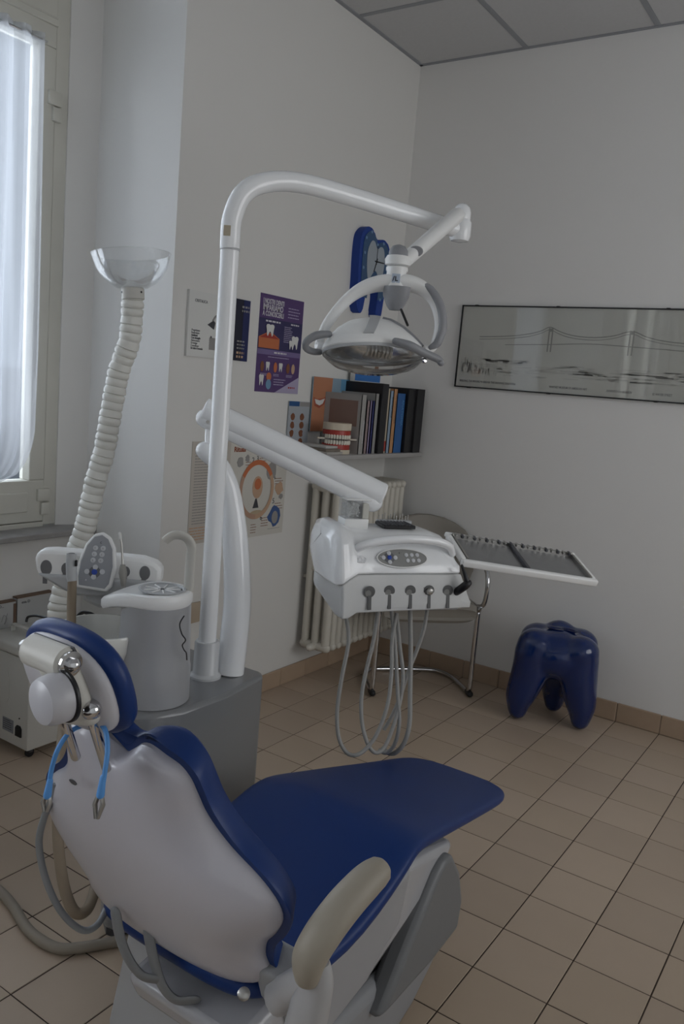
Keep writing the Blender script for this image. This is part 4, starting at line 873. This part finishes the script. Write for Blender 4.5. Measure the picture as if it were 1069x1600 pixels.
bm = B(); box(bm, (.018, .018, -.001), (.024, tW-.014, .010), M4=MT); obj('tray_edge', bm, steel, tr)
bm = B(); box(bm, (tL-.024, .018, -.001), (tL-.016, tW-.014, .010), M4=MT); obj('tray_edge', bm, steel, tr)
bm = B(); box(bm, (.018, tW-.020, -.001), (tL-.018, tW-.014, .012), M4=MT); obj('tray_edge', bm, steel, tr)
bm = B(); box(bm, (tL*.47, .018, -.001), (tL*.50, tW-.018, .009), .002, 1, M4=MT); obj('tray_divider', bm, dark_g, tr)
for k in range(20):
    u = .03+(tL-.06)*k/19; bm = B(); box(bm, (u-.004, tW-.026, .004), (u+.004, tW-.010, .013), .001, 1, M4=MT); obj('rack_notch', bm, dark_g if k % 2 else steel, tr)
bm = B(); tube(bm, [HP_(.15, .03, .05), tA+ty*tW*.55+tx*.005], .009, 12); obj('tray_bracket', bm, white_p, tr)
# things lying on the head
cup = thing('tissue_box', 'small clear plastic dispenser filled with white pellets, on the delivery head under the arm end', 'dispenser', tuple(HP_(-.128, -.02, .10)))
cb0 = HP_(-.128, -.020, .100); F = frame(cb0, Hr, V((-Hn.x, -Hn.y, 0)))
bm = B(); box(bm, (-.045, -.03, 0), (.028, .03, .030), .003, 2, M4=F); obj('base', bm, white_p, cup)
for a, b in (((-.045, -.03, .030), (.005, -.028, .082)), ((-.045, .028, .030), (.005, .03, .082)), ((-.045, -.03, .030), (-.043, .03, .082)), ((.003, -.03, .030), (.005, .03, .082))):
    bm = B(); box(bm, a, b, M4=F); obj('clear_wall', bm, clear, cup, smooth=False)
bm = B(); box(bm, (-.047, -.032, .082), (.032, .032, .088), .002, 1, M4=F); obj('lid', bm, white_p, cup)
bm = B()
for k in range(330):
    c = V((random.uniform(-.037, -.001), random.uniform(-.022, .022), random.uniform(.036, .076))); d = V((random.gauss(0, 1), random.gauss(0, 1), random.gauss(0, 1))).normalized()*.004
    tube(bm, [F@(c-d), F@(c+d)], .0028, 6)
tag(obj('cotton_rolls', bm, paper, cup), kind='stuff')
bm = B(); box(bm, (.008, -.026, .030), (.028, .026, .076), .002, 1, M4=F); obj('tissue_block', bm, M('tissue_cream', (.56, .55, .50), .7), cup)
pad = thing('instrument_mat', 'black ribbed rubber mat lying on top of the delivery head', 'mat', tuple(HP_(.0, -.02, .108)))
bm = B(); box(bm, (-.045, -.04, 0), (.055, .035, .010), .002, 1, M4=frame(HP_(-.005, -.03, .1035), Hr, -Hn)); obj('mat_body', bm, black_m, pad)
for k in range(9):
    bm = B(); box(bm, (-.04+.0105*k, -.036, .010), (-.036+.0105*k, .03, .0125), M4=frame(HP_(-.005, -.03, .1035), Hr, -Hn)); obj('mat_rib', bm, dark_g, pad, smooth=False)
bs = thing('bur_stand', 'little stand with a row of thin steel burs behind the black mat', 'bur stand', tuple(HP_(.02, -.09, .108)))
bm = B(); box(bm, (-.05, -.012, 0), (.06, .012, .014), .002, 1, M4=frame(HP_(.02, -.095, .098), Hr, -Hn)); obj('block', bm, grey_l, bs)
for k in range(11):
    q = HP_(-.025+.0095*k, -.095+.004*(k % 2), .112); b = B(); tube(b, [q, q+Z*(.014+.004*(k % 3))], [.0012, .0018], 6); obj('bur', b, steel, bs)
bt = thing('air_syringe', 'black angled handpiece resting in the rightmost holder of the delivery head', 'handpiece', tuple(at(725, 925, 2.42)))
bm = B(); tube(bm, [at(701, 932, 2.40), at(716, 923, 2.35), at(727, 915, 2.33), at(732, 911, 2.33)], [.009, .0115, .012, .010], 14, smooth=5, round_end=True); obj('handpiece_body', bm, black_m, bt)
bm = B(); tube(bm, [at(731, 913, 2.33), at(727, 898, 2.33), at(722, 884, 2.33)], [.009, .006, .004], 12, round_end=True); obj('handpiece_neck', bm, black_m, bt)
mt_ = thing('turbine_connector', 'small steel connector sticking out of the middle holder of the delivery head', 'connector', tuple(at(652, 925, 2.40)))
bm = B(); tube(bm, [at(642, 931, 2.38), at(651, 926, 2.34), at(657, 922, 2.33)], [.009, .0085, .006], 12); obj('coupling', bm, steel, mt_)
bm = B(); tube(bm, [at(656, 922.5, 2.33), at(664, 918, 2.32)], [.004, .0045], 10); obj('nozzle', bm, dark_g, mt_)
m4 = thing('micromotor', 'small round metal motor end in the fourth holder of the delivery head', 'handpiece', tuple(at(675, 928, 2.42)))
bm = B(); lathe(bm, HP_(.056, .1215, -.052), [(.010, 0), (.0105, .008), (.008, .012), (.004, .013)], 16, ax=Hn); obj('motor_body', bm, steel, m4)
# ================================================================== DENTAL CHAIR
dc = thing('dental_chair', 'dental patient chair with blue vinyl cushions, white back shell and beige armrest', 'dental chair', (-.93, 1.35, 0))
CX = -.93
def sstep(rows, p=3.2, n=32):
    secs = []
    for y, zt, w_, th, ta_ in rows:          # y, top z, half width, thickness, slope angle
        nrm = V((0, -math.sin(ta_), math.cos(ta_))); c = V((CX, y, zt))-nrm*th/2
        secs.append(superring(c, X, nrm, w_, th/2, p, n))
    return secs
R_ = math.radians
rows = [(.955, .462, .10, .012, R_(-20)), (.962, .468, .15, .034, R_(-15)), (.985, .474, .195, .055, R_(-12)), (1.05, .462, .222, .062, R_(-5)), (1.15, .452, .232, .062, R_(2)), (1.25, .458, .234, .062, R_(12)), (1.36, .484, .231, .060, R_(18)), (1.43, .506, .227, .058, R_(14)), (1.475, .515, .222, .056, R_(4)), (1.52, .513, .218, .055, R_(-10)),
        (1.60, .492, .212, .052, R_(-14)), (1.75, .455, .202, .050, R_(-14)), (1.90, .417, .190, .048, R_(-14)), (2.04, .383, .180, .046, R_(-14)), (2.11, .367, .172, .045, R_(-14)), (2.15, .356, .155, .038, R_(-14)), (2.17, .349, .125, .026, R_(-14)), (2.18, .344, .09, .010, R_(-14))]
bm = B(); loft(bm, sstep(rows)); seat = obj('seat_cushion', bm, blue_v, dc, sub=1)
# seat pan under the cushion
def yz_prism(name, poly, x0, x1, mat, par, bev=.012, seg=3):
    bm = B(); prism(bm, [(a, b) for a, b in poly], (x0, 0, 0), Y, Z, x1-x0); o = obj(name, bm, mat, par, angle=35)
    m = o.modifiers.new('bevel', 'BEVEL'); m.width = bev; m.segments = seg; m.limit_method = 'ANGLE'; m.angle_limit = math.radians(25); return o
yz_prism('seat_pan', [(.93, .385), (1.02, .400), (1.2, .392), (1.36, .425), (1.47, .455), (1.60, .43), (1.72, .40), (1.66, .36), (1.50, .30), (1.34, .25), (1.20, .235), (1.05, .27), (.96, .32)], CX-.07, CX+.205, M('pan_silver', (.40, .40, .415), .24, coat=.4), dc, .02)
yz_prism('side_skirt', [(1.03, .415), (1.2, .400), (1.36, .430), (1.47, .455), (1.44, .34), (1.32, .275), (1.20, .255), (1.08, .29)], CX+.200, CX+.216, M('skirt_grey', (.33, .33, .34), .35), dc, .008)
yz_prism('leg_rest_pan', [(1.60, .44), (1.95, .365), (2.02, .345), (1.95, .335), (1.65, .385)], CX-.13, CX+.13, grey_l, dc, .01)
yz_prism('base_body', [(1.05, 0), (1.50, 0), (1.60, .03), (1.76, .13), (1.755, .22), (1.45, .20), (1.20, .21), (1.06, .30)], CX-.21, CX+.195, M('base_grey', (.28, .285, .295), .38), dc, .025)
yz_prism('rear_cover', [(1.035, .005), (1.055, .005), (1.13, .36), (1.07, .37), (1.02, .16)], CX-.20, CX-.0, M('cover_white', (.40, .405, .415), .35), dc, .006)
yz_prism('rear_cover', [(1.035, .005), (1.055, .005), (1.13, .36), (1.07, .37), (1.02, .16)], CX+.004, CX+.19, M('cover_white', (.40, .405, .415), .35), dc, .006)
yz_prism('recess_shade_block', [(1.15, .10), (1.55, .10), (1.50, .30), (1.2, .27)], CX-.15, CX+.165, black_m, dc, .01)  # black block, its colour stands for the shade in the recess under the seat
yz_prism('side_panel', [(1.375, .150), (1.60, .150), (1.745, .165), (1.755, .24), (1.72, .33), (1.665, .400), (1.625, .405), (1.59, .385), (1.47, .26)], CX+.17, CX+.225, M('panel_side_grey', (.17, .174, .18), .42), dc, .016)
yz_prism('side_panel', [(1.375, .150), (1.60, .150), (1.745, .165), (1.755, .24), (1.72, .33), (1.665, .400), (1.625, .405), (1.59, .385), (1.47, .26)], CX-.225, CX-.17, M('panel_side_grey', (.17, .174, .18), .42), dc, .016)
# back rest in its own plane
AL = R_(20); BV = V((0, -math.sin(AL), math.cos(AL))); BN = V((0, math.cos(AL), math.sin(AL))); BP = V((CX, 1.0, .45))
def BK(u, v, n): return BP+X*u+BV*v+BN*n
OUT = [(.010, .14), (.018, .182), (.030, .206), (.046, .217), (.068, .220), (.095, .216), (.135, .228), (.175, .256), (.215, .274), (.25, .268), (.285, .240), (.315, .200), (.345, .172), (.375, .154), (.405, .146), (.430, .138), (.446, .122), (.452, .095)]
def outline(t):
    f = t*(len(OUT)-1); k = min(int(f), len(OUT)-2); f -= k
    p0, p1, p2, p3 = [V((*OUT[max(0, min(len(OUT)-1, k+d))], 0)) for d in (-1, 0, 1, 2)]
    q = 0.5*((2*p1)+(-p0+p2)*f+(2*p0-5*p1+4*p2-p3)*f*f+(-p0+3*p1-3*p2+p3)*f**3); return q.x, q.y
def shoulder(s, t):      # dip between the shoulders at the top edge
    g = max(0, (t-.72)/.28)**1.5
    return g*(.018*math.exp(-((abs(s)-.62)/.42)**2)-.026*math.exp(-(s/.34)**2))
def back_grid(rear, front, grow, nt=56, ns=28):
    """closed body between a rear and a front surface"""
    bm = B(); rings = []
    for i in range(nt+1):
        t = i/nt; v, w_ = outline(t); w_ += grow*min(1, 6*min(t+.05, 1.05-t)); ring = []
        edge = min(1.0, (min(t, 1-t)/.055))**.5 if min(t, 1-t) < .055 else 1.0
        for j in range(ns+1):
            s = -1+2*j/ns; ring.append(BK(w_*s, v+shoulder(s, t)+grow*(2*t-1), rear(s, t, edge)))
        for j in range(ns, -1, -1):
            s = -1+2*j/ns; ring.append(BK(w_*s, v+shoulder(s, t)+grow*(2*t-1), front(s, t, edge)))
        rings.append(ring)
    loft(bm, rings); return bm
bow = lambda t: .012+.044*math.sin(math.pi*min(1, t*1.05))
bm = back_grid(lambda s, t, e: -.004-bow(t)*e*max(0, (1-abs(s)**2.6))**.8-.012*e*max(0, 1-abs(s)**10), lambda s, t, e: .002, 0.0)
shell = obj('back_shell', bm, white_s, dc, angle=70)
bm = back_grid(lambda s, t, e: .002, lambda s, t, e: .006+(.047*e*max(0, 1-abs(s)**10)**.4)*(1-.28*math.exp(-(s/.5)**2)), .015)
obj('back_cushion', bm, blue_v, dc, angle=80)
sl = BK(-.065, .395, -.066); bm = B(); lathe(bm, sl, [(.009, 0), (.009, .0012)], 16, ax=tuple(-BN), sx=1.0, sy=.6); obj('shell_plug', bm, dark_g, shell)
# hinge block and armrest
bm = B(); box(bm, (.195, -.010, -.050), (.268, .072, .015), .010, 3, M4=frame(BP, X, BV)); obj('hinge_block', bm, M('hinge_grey', (.30, .305, .31), .4), dc)
ap = [at(480, 1522, 1.20), at(484, 1495, 1.19), at(505, 1458, 1.195), at(537, 1415, 1.22), at(570, 1379, 1.255), at(587, 1364, 1.27)]
bm = B(); tube(bm, ap, [.021, .0265, .0275, .0275, .0265, .024], 24, smooth=8, flat=.9, round_end=True); arm = obj('armrest_pad', bm, arm_m, dc)
br = [at(497, 1500, 1.205), at(496, 1530, 1.215), at(484, 1575, 1.235), at(470, 1625, 1.26)]
bm = B(); tube(bm, br, [.018, .026, .032, .032], 24, smooth=6, flat=.8); obj('armrest_bracket', bm, M('bracket_white', (.42, .42, .425), .3, coat=.3), dc)
bm = B(); tube(bm, [BK(.240, .025, -.015), (BK(.240, .025, -.015)+at(492, 1525, 1.215))/2, at(492, 1525, 1.215)], [.028, .028, .024], 18, flat=.8); obj('bracket_link', bm, M('bracket_white', (.42, .42, .425), .3, coat=.3), dc)
bm = B(); lathe(bm, at(381, 1553, 1.26), [(.003, 0), (.010, .003), (.010, .010), (.006, .013)], 16, ax=tuple((CAM-at(381, 1553, 1.26)).normalized())); obj('lock_screw', bm, steel, dc)
for pts in ([(181, 1428), (188, 1465), (202, 1500), (222, 1524), (245, 1530)], [(232, 1458), (240, 1498), (254, 1540), (275, 1562), (303, 1562)]):
    bm = B(); tube(bm, [at(a, b, 1.40) for a, b in pts], .0125, 14, smooth=8, flat=.45, round_end=True); obj('cable_guide', bm, M('guide_grey', (.20, .205, .21), .45), dc)
# head rest
HC = V((-.948, .752, .990)); HV = BV; HNn = BN
def HS(a, b, n, p=2.5, nn=40): return superring(HC+HNn*n, X, HV, a, b, p, nn)
bm = B(); loft(bm, [HS(.070, .052, -.018), HS(.086, .068, -.014), HS(.095, .076, -.006), HS(.097, .079, .0), HS(.097, .079, .006)]); hp = obj('headrest_plate', bm, M('headrest_plate_white', (.56, .55, .58), .35, coat=.1), dc, angle=60)
bm = B(); loft(bm, [HS(.099, .081, .004), HS(.106, .088, .009), HS(.109, .091, .020), HS(.106, .088, .030), HS(.096, .078, .038), HS(.072, .056, .042), HS(.04, .03, .040)]); obj('headrest_cushion', bm, blue_v, dc, angle=80)
hm = at(80, 1026, 1.125)
bm = B(); tube(bm, [hm-X*.044, hm-X*.040, hm+X*.034, hm+X*.038], [.019, .0225, .0225, .019], 24); bk = obj('headrest_bracket', bm, cream_p, dc)
bm = B(); tube(bm, [hm-X*.044, hm-X*.056], [.014, .011], 16, round_end=True); obj('pivot_end', bm, steel, bk)
cb_ = hm+X*.038; bm = B(); lathe(bm, cb_, [(.018, 0), (.018, .005), (.009, .006), (.010, .012), (.006, .017), (.002, .018)], 24, ax=(1, 0, 0)); obj('pivot_end', bm, chrome, bk)
bm = B(); box(bm, (-.045, -.006, 0), (.04, .006, .004), .001, 1, M4=frame(at(90, 1004, 1.13), X, V((0, -.5, .85)))); obj('bracket_slot', bm, dark_g, bk)
for pth, rr in (([at(84, 1036, 1.135), at(103, 1058, 1.14), at(116, 1082, 1.145), at(124, 1106, 1.15)], [.022, .023, .021, .019]),):
    bm = B(); tube(bm, pth, rr, 20, smooth=6, flat=.9, round_end=True); obj('bracket_arm', bm, cream_p, bk)
bm = B(); tube(bm, [at(100, 1112, 1.17), at(140, 1116, 1.165)], .0165, 18, round_end=True); obj('bracket_foot', bm, cream_p, bk)
ka = V((-.10, -.98, -.05)).normalized(); kc = at(97, 1088, 1.10)
bm = B(); lathe(bm, kc, [(.030, -.004), (.034, 0), (.0345, .012), (.033, .024), (.030, .031), (.020, .036), (.004, .037)], 36, ax=tuple(ka)); kb = obj('headrest_knob', bm, M('knob_white', (.46, .455, .48), .35, coat=.1), dc)
bm = B(); lathe(bm, kc, [(.037, -.006), (.037, -.002), (.035, -.001)], 36, ax=tuple(ka)); obj('knob_seal', bm, black_m, kb)
q = at(139, 1112, 1.135); bm = B(); lathe(bm, q+fw*.02, [(.013, 0), (.0145, .008), (.012, .018), (.006, .023), (.002, .024)], 20, ax=tuple(-fw)); obj('lock_screw', bm, chrome, bk)
p0 = at(99, 1122, 1.19); p1 = at(141, 1116, 1.17); dn_ = -BV
for p_, L_ in ((p0, .072), (p1, .100)):
    pe = p_+dn_*L_+BN*.0; bm = B(); tube(bm, [p_, pe], .0072, 16, round_end=True); obj('headrest_rod', bm, chrome, dc)
# bib holder cord with clips hanging on the rods
bc = thing('bib_holder', 'light blue rubber bib cord with two metal clips, hanging from the head rest', 'bib holder', tuple(at(120, 1140, 1.2)))
bm = B(); tube(bm, [at(76, 1236, 1.20), at(80, 1205, 1.20), at(90, 1172, 1.19), at(108, 1145, 1.20), at(130, 1133, 1.23), at(150, 1130, 1.20), at(164, 1140, 1.17), at(168, 1170, 1.155), at(164, 1205, 1.15), at(159, 1236, 1.15)], .0036, 12, smooth=8); obj('cord', bm, blue_t, bc)
for a, b in ((at(78, 1220, 1.20), at(74, 1243, 1.20)), (at(161, 1215, 1.15), at(157, 1242, 1.15))):
    bm = B(); tube(bm, [a, b], [.0045, .006], 12, round_end=True); obj('cord_sleeve', bm, blue_t, bc)
for a, b, r_ in ((at(157, 1242, 1.15), at(151, 1279, 1.15), .0058), (at(74, 1243, 1.20), at(71, 1268, 1.20), .005)):
    d = (b-a).normalized(); sx_ = d.cross(fw).normalized()
    for s in (-1, 1):
        bm = B(); tube(bm, [a+sx_*s*.0022, a.lerp(b, .4)+sx_*s*.0055, b+sx_*s*.0015], [.0025, .003, .0022], 8, flat=1.4); obj('clip_jaw', bm, steel, bc)
# thin grey tube looping down beside the chair
gt = thing('grey_tube', 'thin grey air tube looping down from the head rest to the chair base', 'tube', tuple(at(88, 1240, 1.45)))
bm = B(); tube(bm, [at(88, 1225, 1.44), at(80, 1250, 1.44), at(68, 1280, 1.45), at(61, 1320, 1.46), at(72, 1375, 1.47), at(96, 1425, 1.48), at(128, 1453, 1.50), at(152, 1445, 1.52), at(168, 1415, 1.56), at(175, 1395, 1.62)], .0062, 12, smooth=8); obj('tube', bm, M('tube_bluegrey', (.24, .25, .26), .45), gt)
# brown-grey hose lying on the floor
fh = [hit(2, .014, *p) for p in ((-60, 1378), (-20, 1382), (0, 1393), (22, 1418), (40, 1448), (62, 1468), (92, 1482), (130, 1480), (165, 1474), (200, 1468))]
bm = B(); tube(bm, fh, .0135, 16, smooth=8); tag(obj('floor_hose', bm, M('hose_floor', (.27, .235, .19), .55, var=.08, scale=15)), 'brown-grey corrugated drain hose curving over the floor tiles at the lower left', 'hose')

# ================================================================== VISITOR CHAIR behind the delivery head
vc = thing('visitor_chair', 'cantilever visitor chair of chromed tube with taupe seat and back, in the corner', 'chair', (-1.75, 3.48, 0))
f_ = V((.707, -.707, 0)); w_ = V((.707, .707, 0)); vo = V((-1.728, 3.452, 0))
def VP(a, b, z): return vo+w_*a+f_*b+Z*z
r1 = .0125
pts = []
for s in (-1, 1):
    seg = [VP(s*.245, -.02, .45), VP(s*.247, -.003, .43), VP(s*.247, .0, .38), VP(s*.247, .0, .10), VP(s*.247, -.003, .035), VP(s*.245, -.03, .0145), VP(s*.245, -.08, .0135), VP(s*.235, -.22, .0135), VP(s*.20, -.30, .0135), VP(s*.13, -.338, .0135)]
    pts.append(seg)
bm = B(); tube(bm, [VP(-.245, -.40, .445)]+pts[0]+pts[1][::-1]+[VP(.245, -.40, .445)], r1, 14, smooth=5); obj('tube_frame', bm, chrome, vc)
for s in (-1, 1):
    bm = B(); tube(bm, [VP(s*.245, -.02, .452), VP(s*.262, .018, .47), VP(s*.266, .035, .53), VP(s*.266, .03, .60), VP(s*.266, -.01, .645), VP(s*.262, -.10, .66), VP(s*.24, -.265, .66)], r1*.9, 12, smooth=6); obj('arm_tube', bm, chrome, vc)
    bm = B(); tube(bm, [VP(s*.266, -.05, .668), VP(s*.25, -.24, .668)], .020, 12, round_end=True, flat=1.2); obj('arm_pad', bm, M('pad_brown', (.10, .06, .045), .5), vc)
bm = B(); secs = []
for b, z, hw in ((.02, .430, .21), (.03, .445, .232), (.01, .470, .236), (-.10, .478, .238), (-.25, .468, .236), (-.37, .455, .22), (-.39, .445, .20)): secs.append(superring(VP(0, b, z-.025), w_, Z, hw, .030, 4, 28))
loft(bm, secs); obj('seat', bm, seat_br, vc)
bm = B(); secs = []
for z, b, hw in ((.47, -.325, .20), (.50, -.335, .235), (.58, -.35, .262), (.66, -.36, .268), (.73, -.37, .250), (.78, -.375, .215), (.81, -.378, .165), (.830, -.38, .11), (.838, -.381, .05)): secs.append([p_+f_*(.115*((p_-VP(.045, b, z)).dot(w_)/.252)**2) for p_ in superring(VP(.045, b, z), w_, f_, hw*.94, .020, 3, 36)])
loft(bm, secs); obj('backrest', bm, seat_br, vc)
for s in (-1, 1):
    bm = B(); tube(bm, [VP(s*.247, -.02, .0), VP(s*.247, .012, .0)], .016, 12, round_end=True)
    for v in bm.verts: v.co.z += .016
    obj('foot_cap', bm, black_m, vc)

# ================================================================== TOOTH STOOL
ts_ = thing('tooth_stool', 'glossy dark blue stool shaped like a molar tooth, standing by the far wall', 'stool', (-1.14, 3.60, 0))
so0 = V((-1.135, 3.60, 0)); s2 = V((.83, .50, 0)).normalized(); s1 = V((.5, -.83, 0)).normalized()
so0 = V((-1.140, 3.63, 0)); sa = V((.97, .24, 0)).normalized(); sb = V((-.24, .97, 0)).normalized()
def SP(a, b, z): return so0+sa*a+sb*b+Z*z
bm = B()
def elp(c, r): g = bmesh.ops.create_icosphere(bm, subdivisions=3, radius=1.0); [setattr(v, 'co', c+sa*v.co.x*r[0]+sb*v.co.y*r[1]+Z*v.co.z*r[2]) for v in g['verts']]
elp(SP(0, .0, .325), (.170, .140, .118))
for a, b in ((-.098, -.055), (.098, -.050), (-.02, .085), (.085, .075), (-.10, .05)): elp(SP(a, b, .368), (.086, .082, .074))
elp(SP(-.01, .095, .405), (.075, .06, .055))
for a, b, a2, b2, z2 in ((-.105, -.055, -.145, -.065, 0), (.10, -.04, .135, -.035, 0), (.0, .08, -.0, .125, 0), ):
    tube(bm, [SP(a, b, .34), SP(a*1.05, b, .24), SP(a2*.96, b2, .12), SP(a2, b2, .070), SP(a2, b2, .045)], [.086, .086, .070, .054, .046], 18, smooth=5, round_end=True)
stl = obj('stool_body', bm, blue_s, ts_)
m = stl.modifiers.new('remesh', 'REMESH'); m.mode = 'VOXEL'; m.voxel_size = .0075; m.use_smooth_shade = True
m = stl.modifiers.new('smooth', 'SMOOTH'); m.factor = .9; m.iterations = 18
for a, b in ((-.025, -.005), (.035, .010)):
    bm = B(); lathe(bm, SP(a, b-.0, .436), [(.001, -.004), (.020, -.002), (.027, .004), (.028, .007), (.023, .007), (.018, .002), (.001, .0)], 20, sx=1.4, sy=.7); obj('grip_hole', bm, M('blue_deep', (.002, .008, .07), .3), ts_)
# ================================================================== WHITE CABINET AND BOXES UNDER THE WINDOW
wc = thing('suction_cabinet', 'low white cabinet on castors with lid handle and mains socket, under the window', 'cabinet', (-2.60, 1.91, 0))
cm = M('cabinet_offwhite', (.58, .57, .53), .42, var=.03)
bm = B(); box(bm, (-2.738, 1.765, .04), (-2.452, 2.055, .385), .006, 2); wb_ = obj('body', bm, cm, wc)
bm = B(); box(bm, (-2.741, 1.755, .387), (-2.444, 2.06, .432), .014, 3); lidw = obj('lid', bm, cm, wc)
bm = B(); tube(bm, [(-2.675, 1.85, .430), (-2.675, 1.85, .452), (-2.668, 1.85, .458), (-2.575, 1.85, .458), (-2.568, 1.85, .452), (-2.568, 1.85, .430)], .006, 10, flat=1.8); obj('lid_handle', bm, cm, lidw)
bm = B(); prism(bm, [(-.017, -.02), (.017, -.02), (.017, .012), (.009, .022), (-.009, .022), (-.017, .012)], (-2.502, 1.766, .105), X, Z, .006); obj('mains_socket', bm, black_m, wb_)
bm = B(); box(bm, (-2.60, 1.7635, .085), (-2.535, 1.766, .135)); obj('rating_plate', bm, flat('plate_grey', (.27, .28, .30)), wb_, smooth=False)
bars((-2.597, 1.763, .13), X, Z, 5, .055, .008, .0025, ink, wb_)
bm = B(); lathe(bm, (-2.50, 1.765, .155), [(.003, 0), (.003, .002)], 10, ax=(0, -1, 0)); obj('vent_hole', bm, black_m, wb_)
bm = B(); prism(bm, [(0, 0), (.08, 0), (.095, .02), (.095, .10), (.08, .14), (0, .14)], (-2.66, 1.7655, .195), X, Z, .0016); obj('raised_panel', bm, cm, wb_)
for x in (-2.70, -2.485):
    for y in (1.80, 2.02):
        bm = B(); lathe(bm, (x-.006, y, .018), [(.017, 0), (.018, .002), (.018, .010), (.017, .012)], 18, ax=(1, 0, 0)); ct = obj('castor', bm, black_m, wc)
        bm = B(); box(bm, (x-.011, y-.008, .020), (x+.011, y+.008, .042), .002, 1); obj('castor_fork', bm, dark_g, ct)
cbm = flat('card_white', (.42, .42, .41)); cbr = flat('card_brown', (.14, .085, .055))
b1 = thing('flat_carton', 'left white carton with hand lettering, standing on the white cabinet', 'carton', (-2.72, 1.82, .432), 'white cartons on the cabinet')
bm = B(); box(bm, (-2.741, 1.70, .4325), (-2.712, 1.885, .532)); obj('panel', bm, cbm, b1, smooth=False)
bm = B(); box(bm, (-2.742, 1.70, .532), (-2.711, 1.885, .536)); obj('cut_edge', bm, cbr, b1, smooth=False)
bm = B(); box(bm, (-2.7125, 1.875, .4325), (-2.7105, 1.887, .524)); obj('cut_edge', bm, cbr, b1, smooth=False)
text('UMERO...', .016, ink, b1, (-2.7115, 1.775, .516), Y, Z, squash=.9)
b2 = thing('flat_carton', 'right white carton with pen scribbles, standing on the cabinet beside the white hose', 'carton', (-2.72, 1.97, .432), 'white cartons on the cabinet')
bm = B(); box(bm, (-2.741, 1.893, .4325), (-2.712, 2.055, .540)); obj('panel', bm, cbm, b2, smooth=False)
bm = B(); box(bm, (-2.742, 1.892, .540), (-2.711, 2.056, .545)); obj('cut_edge', bm, cbr, b2, smooth=False)
text('ena D', .016, ink, b2, (-2.7115, 1.91, .518), Y, Z)
for pp_ in ([(1.79, .47), (1.80, .50), (1.795, .475), (1.805, .495)], [(1.825, .46), (1.835, .485), (1.848, .47), (1.838, .45), (1.85, .49)]):
    bm = B(); tube(bm, [(-2.7112, a, b) for a, b in pp_], .0008, 5, smooth=5); obj('pen_scribble', bm, inkg, b1)
kbl = thing('power_cable', 'black power cable lying on the white cabinet lid', 'cable', (-2.6, 1.95, .432))
bm = B(); tube(bm, [at(41, 972, 2.62), at(44, 964, 2.62), at(56, 962, 2.60), at(72, 965, 2.58), at(78, 963, 2.57), at(72, 968, 2.56), at(67, 973, 2.55), at(72, 979, 2.54), at(84, 978, 2.52)], .0042, 10, smooth=6); obj('cable', bm, black_m, kbl)
kb2 = thing('cable_bundle', 'coiled black and grey cables behind the spittoon bowl', 'cable', tuple(at(130, 960, 2.3)))
for k in range(4):
    bm = B(); tube(bm, [at(118+3*k, 965-2*k, 2.32), at(128+2*k, 956+k, 2.31), at(140, 957+2*k, 2.30), at(150+2*k, 962, 2.30), at(157, 968+k, 2.31)], .003, 8, smooth=5); obj('cable', bm, black_m if k < 3 else hose_w, kb2)
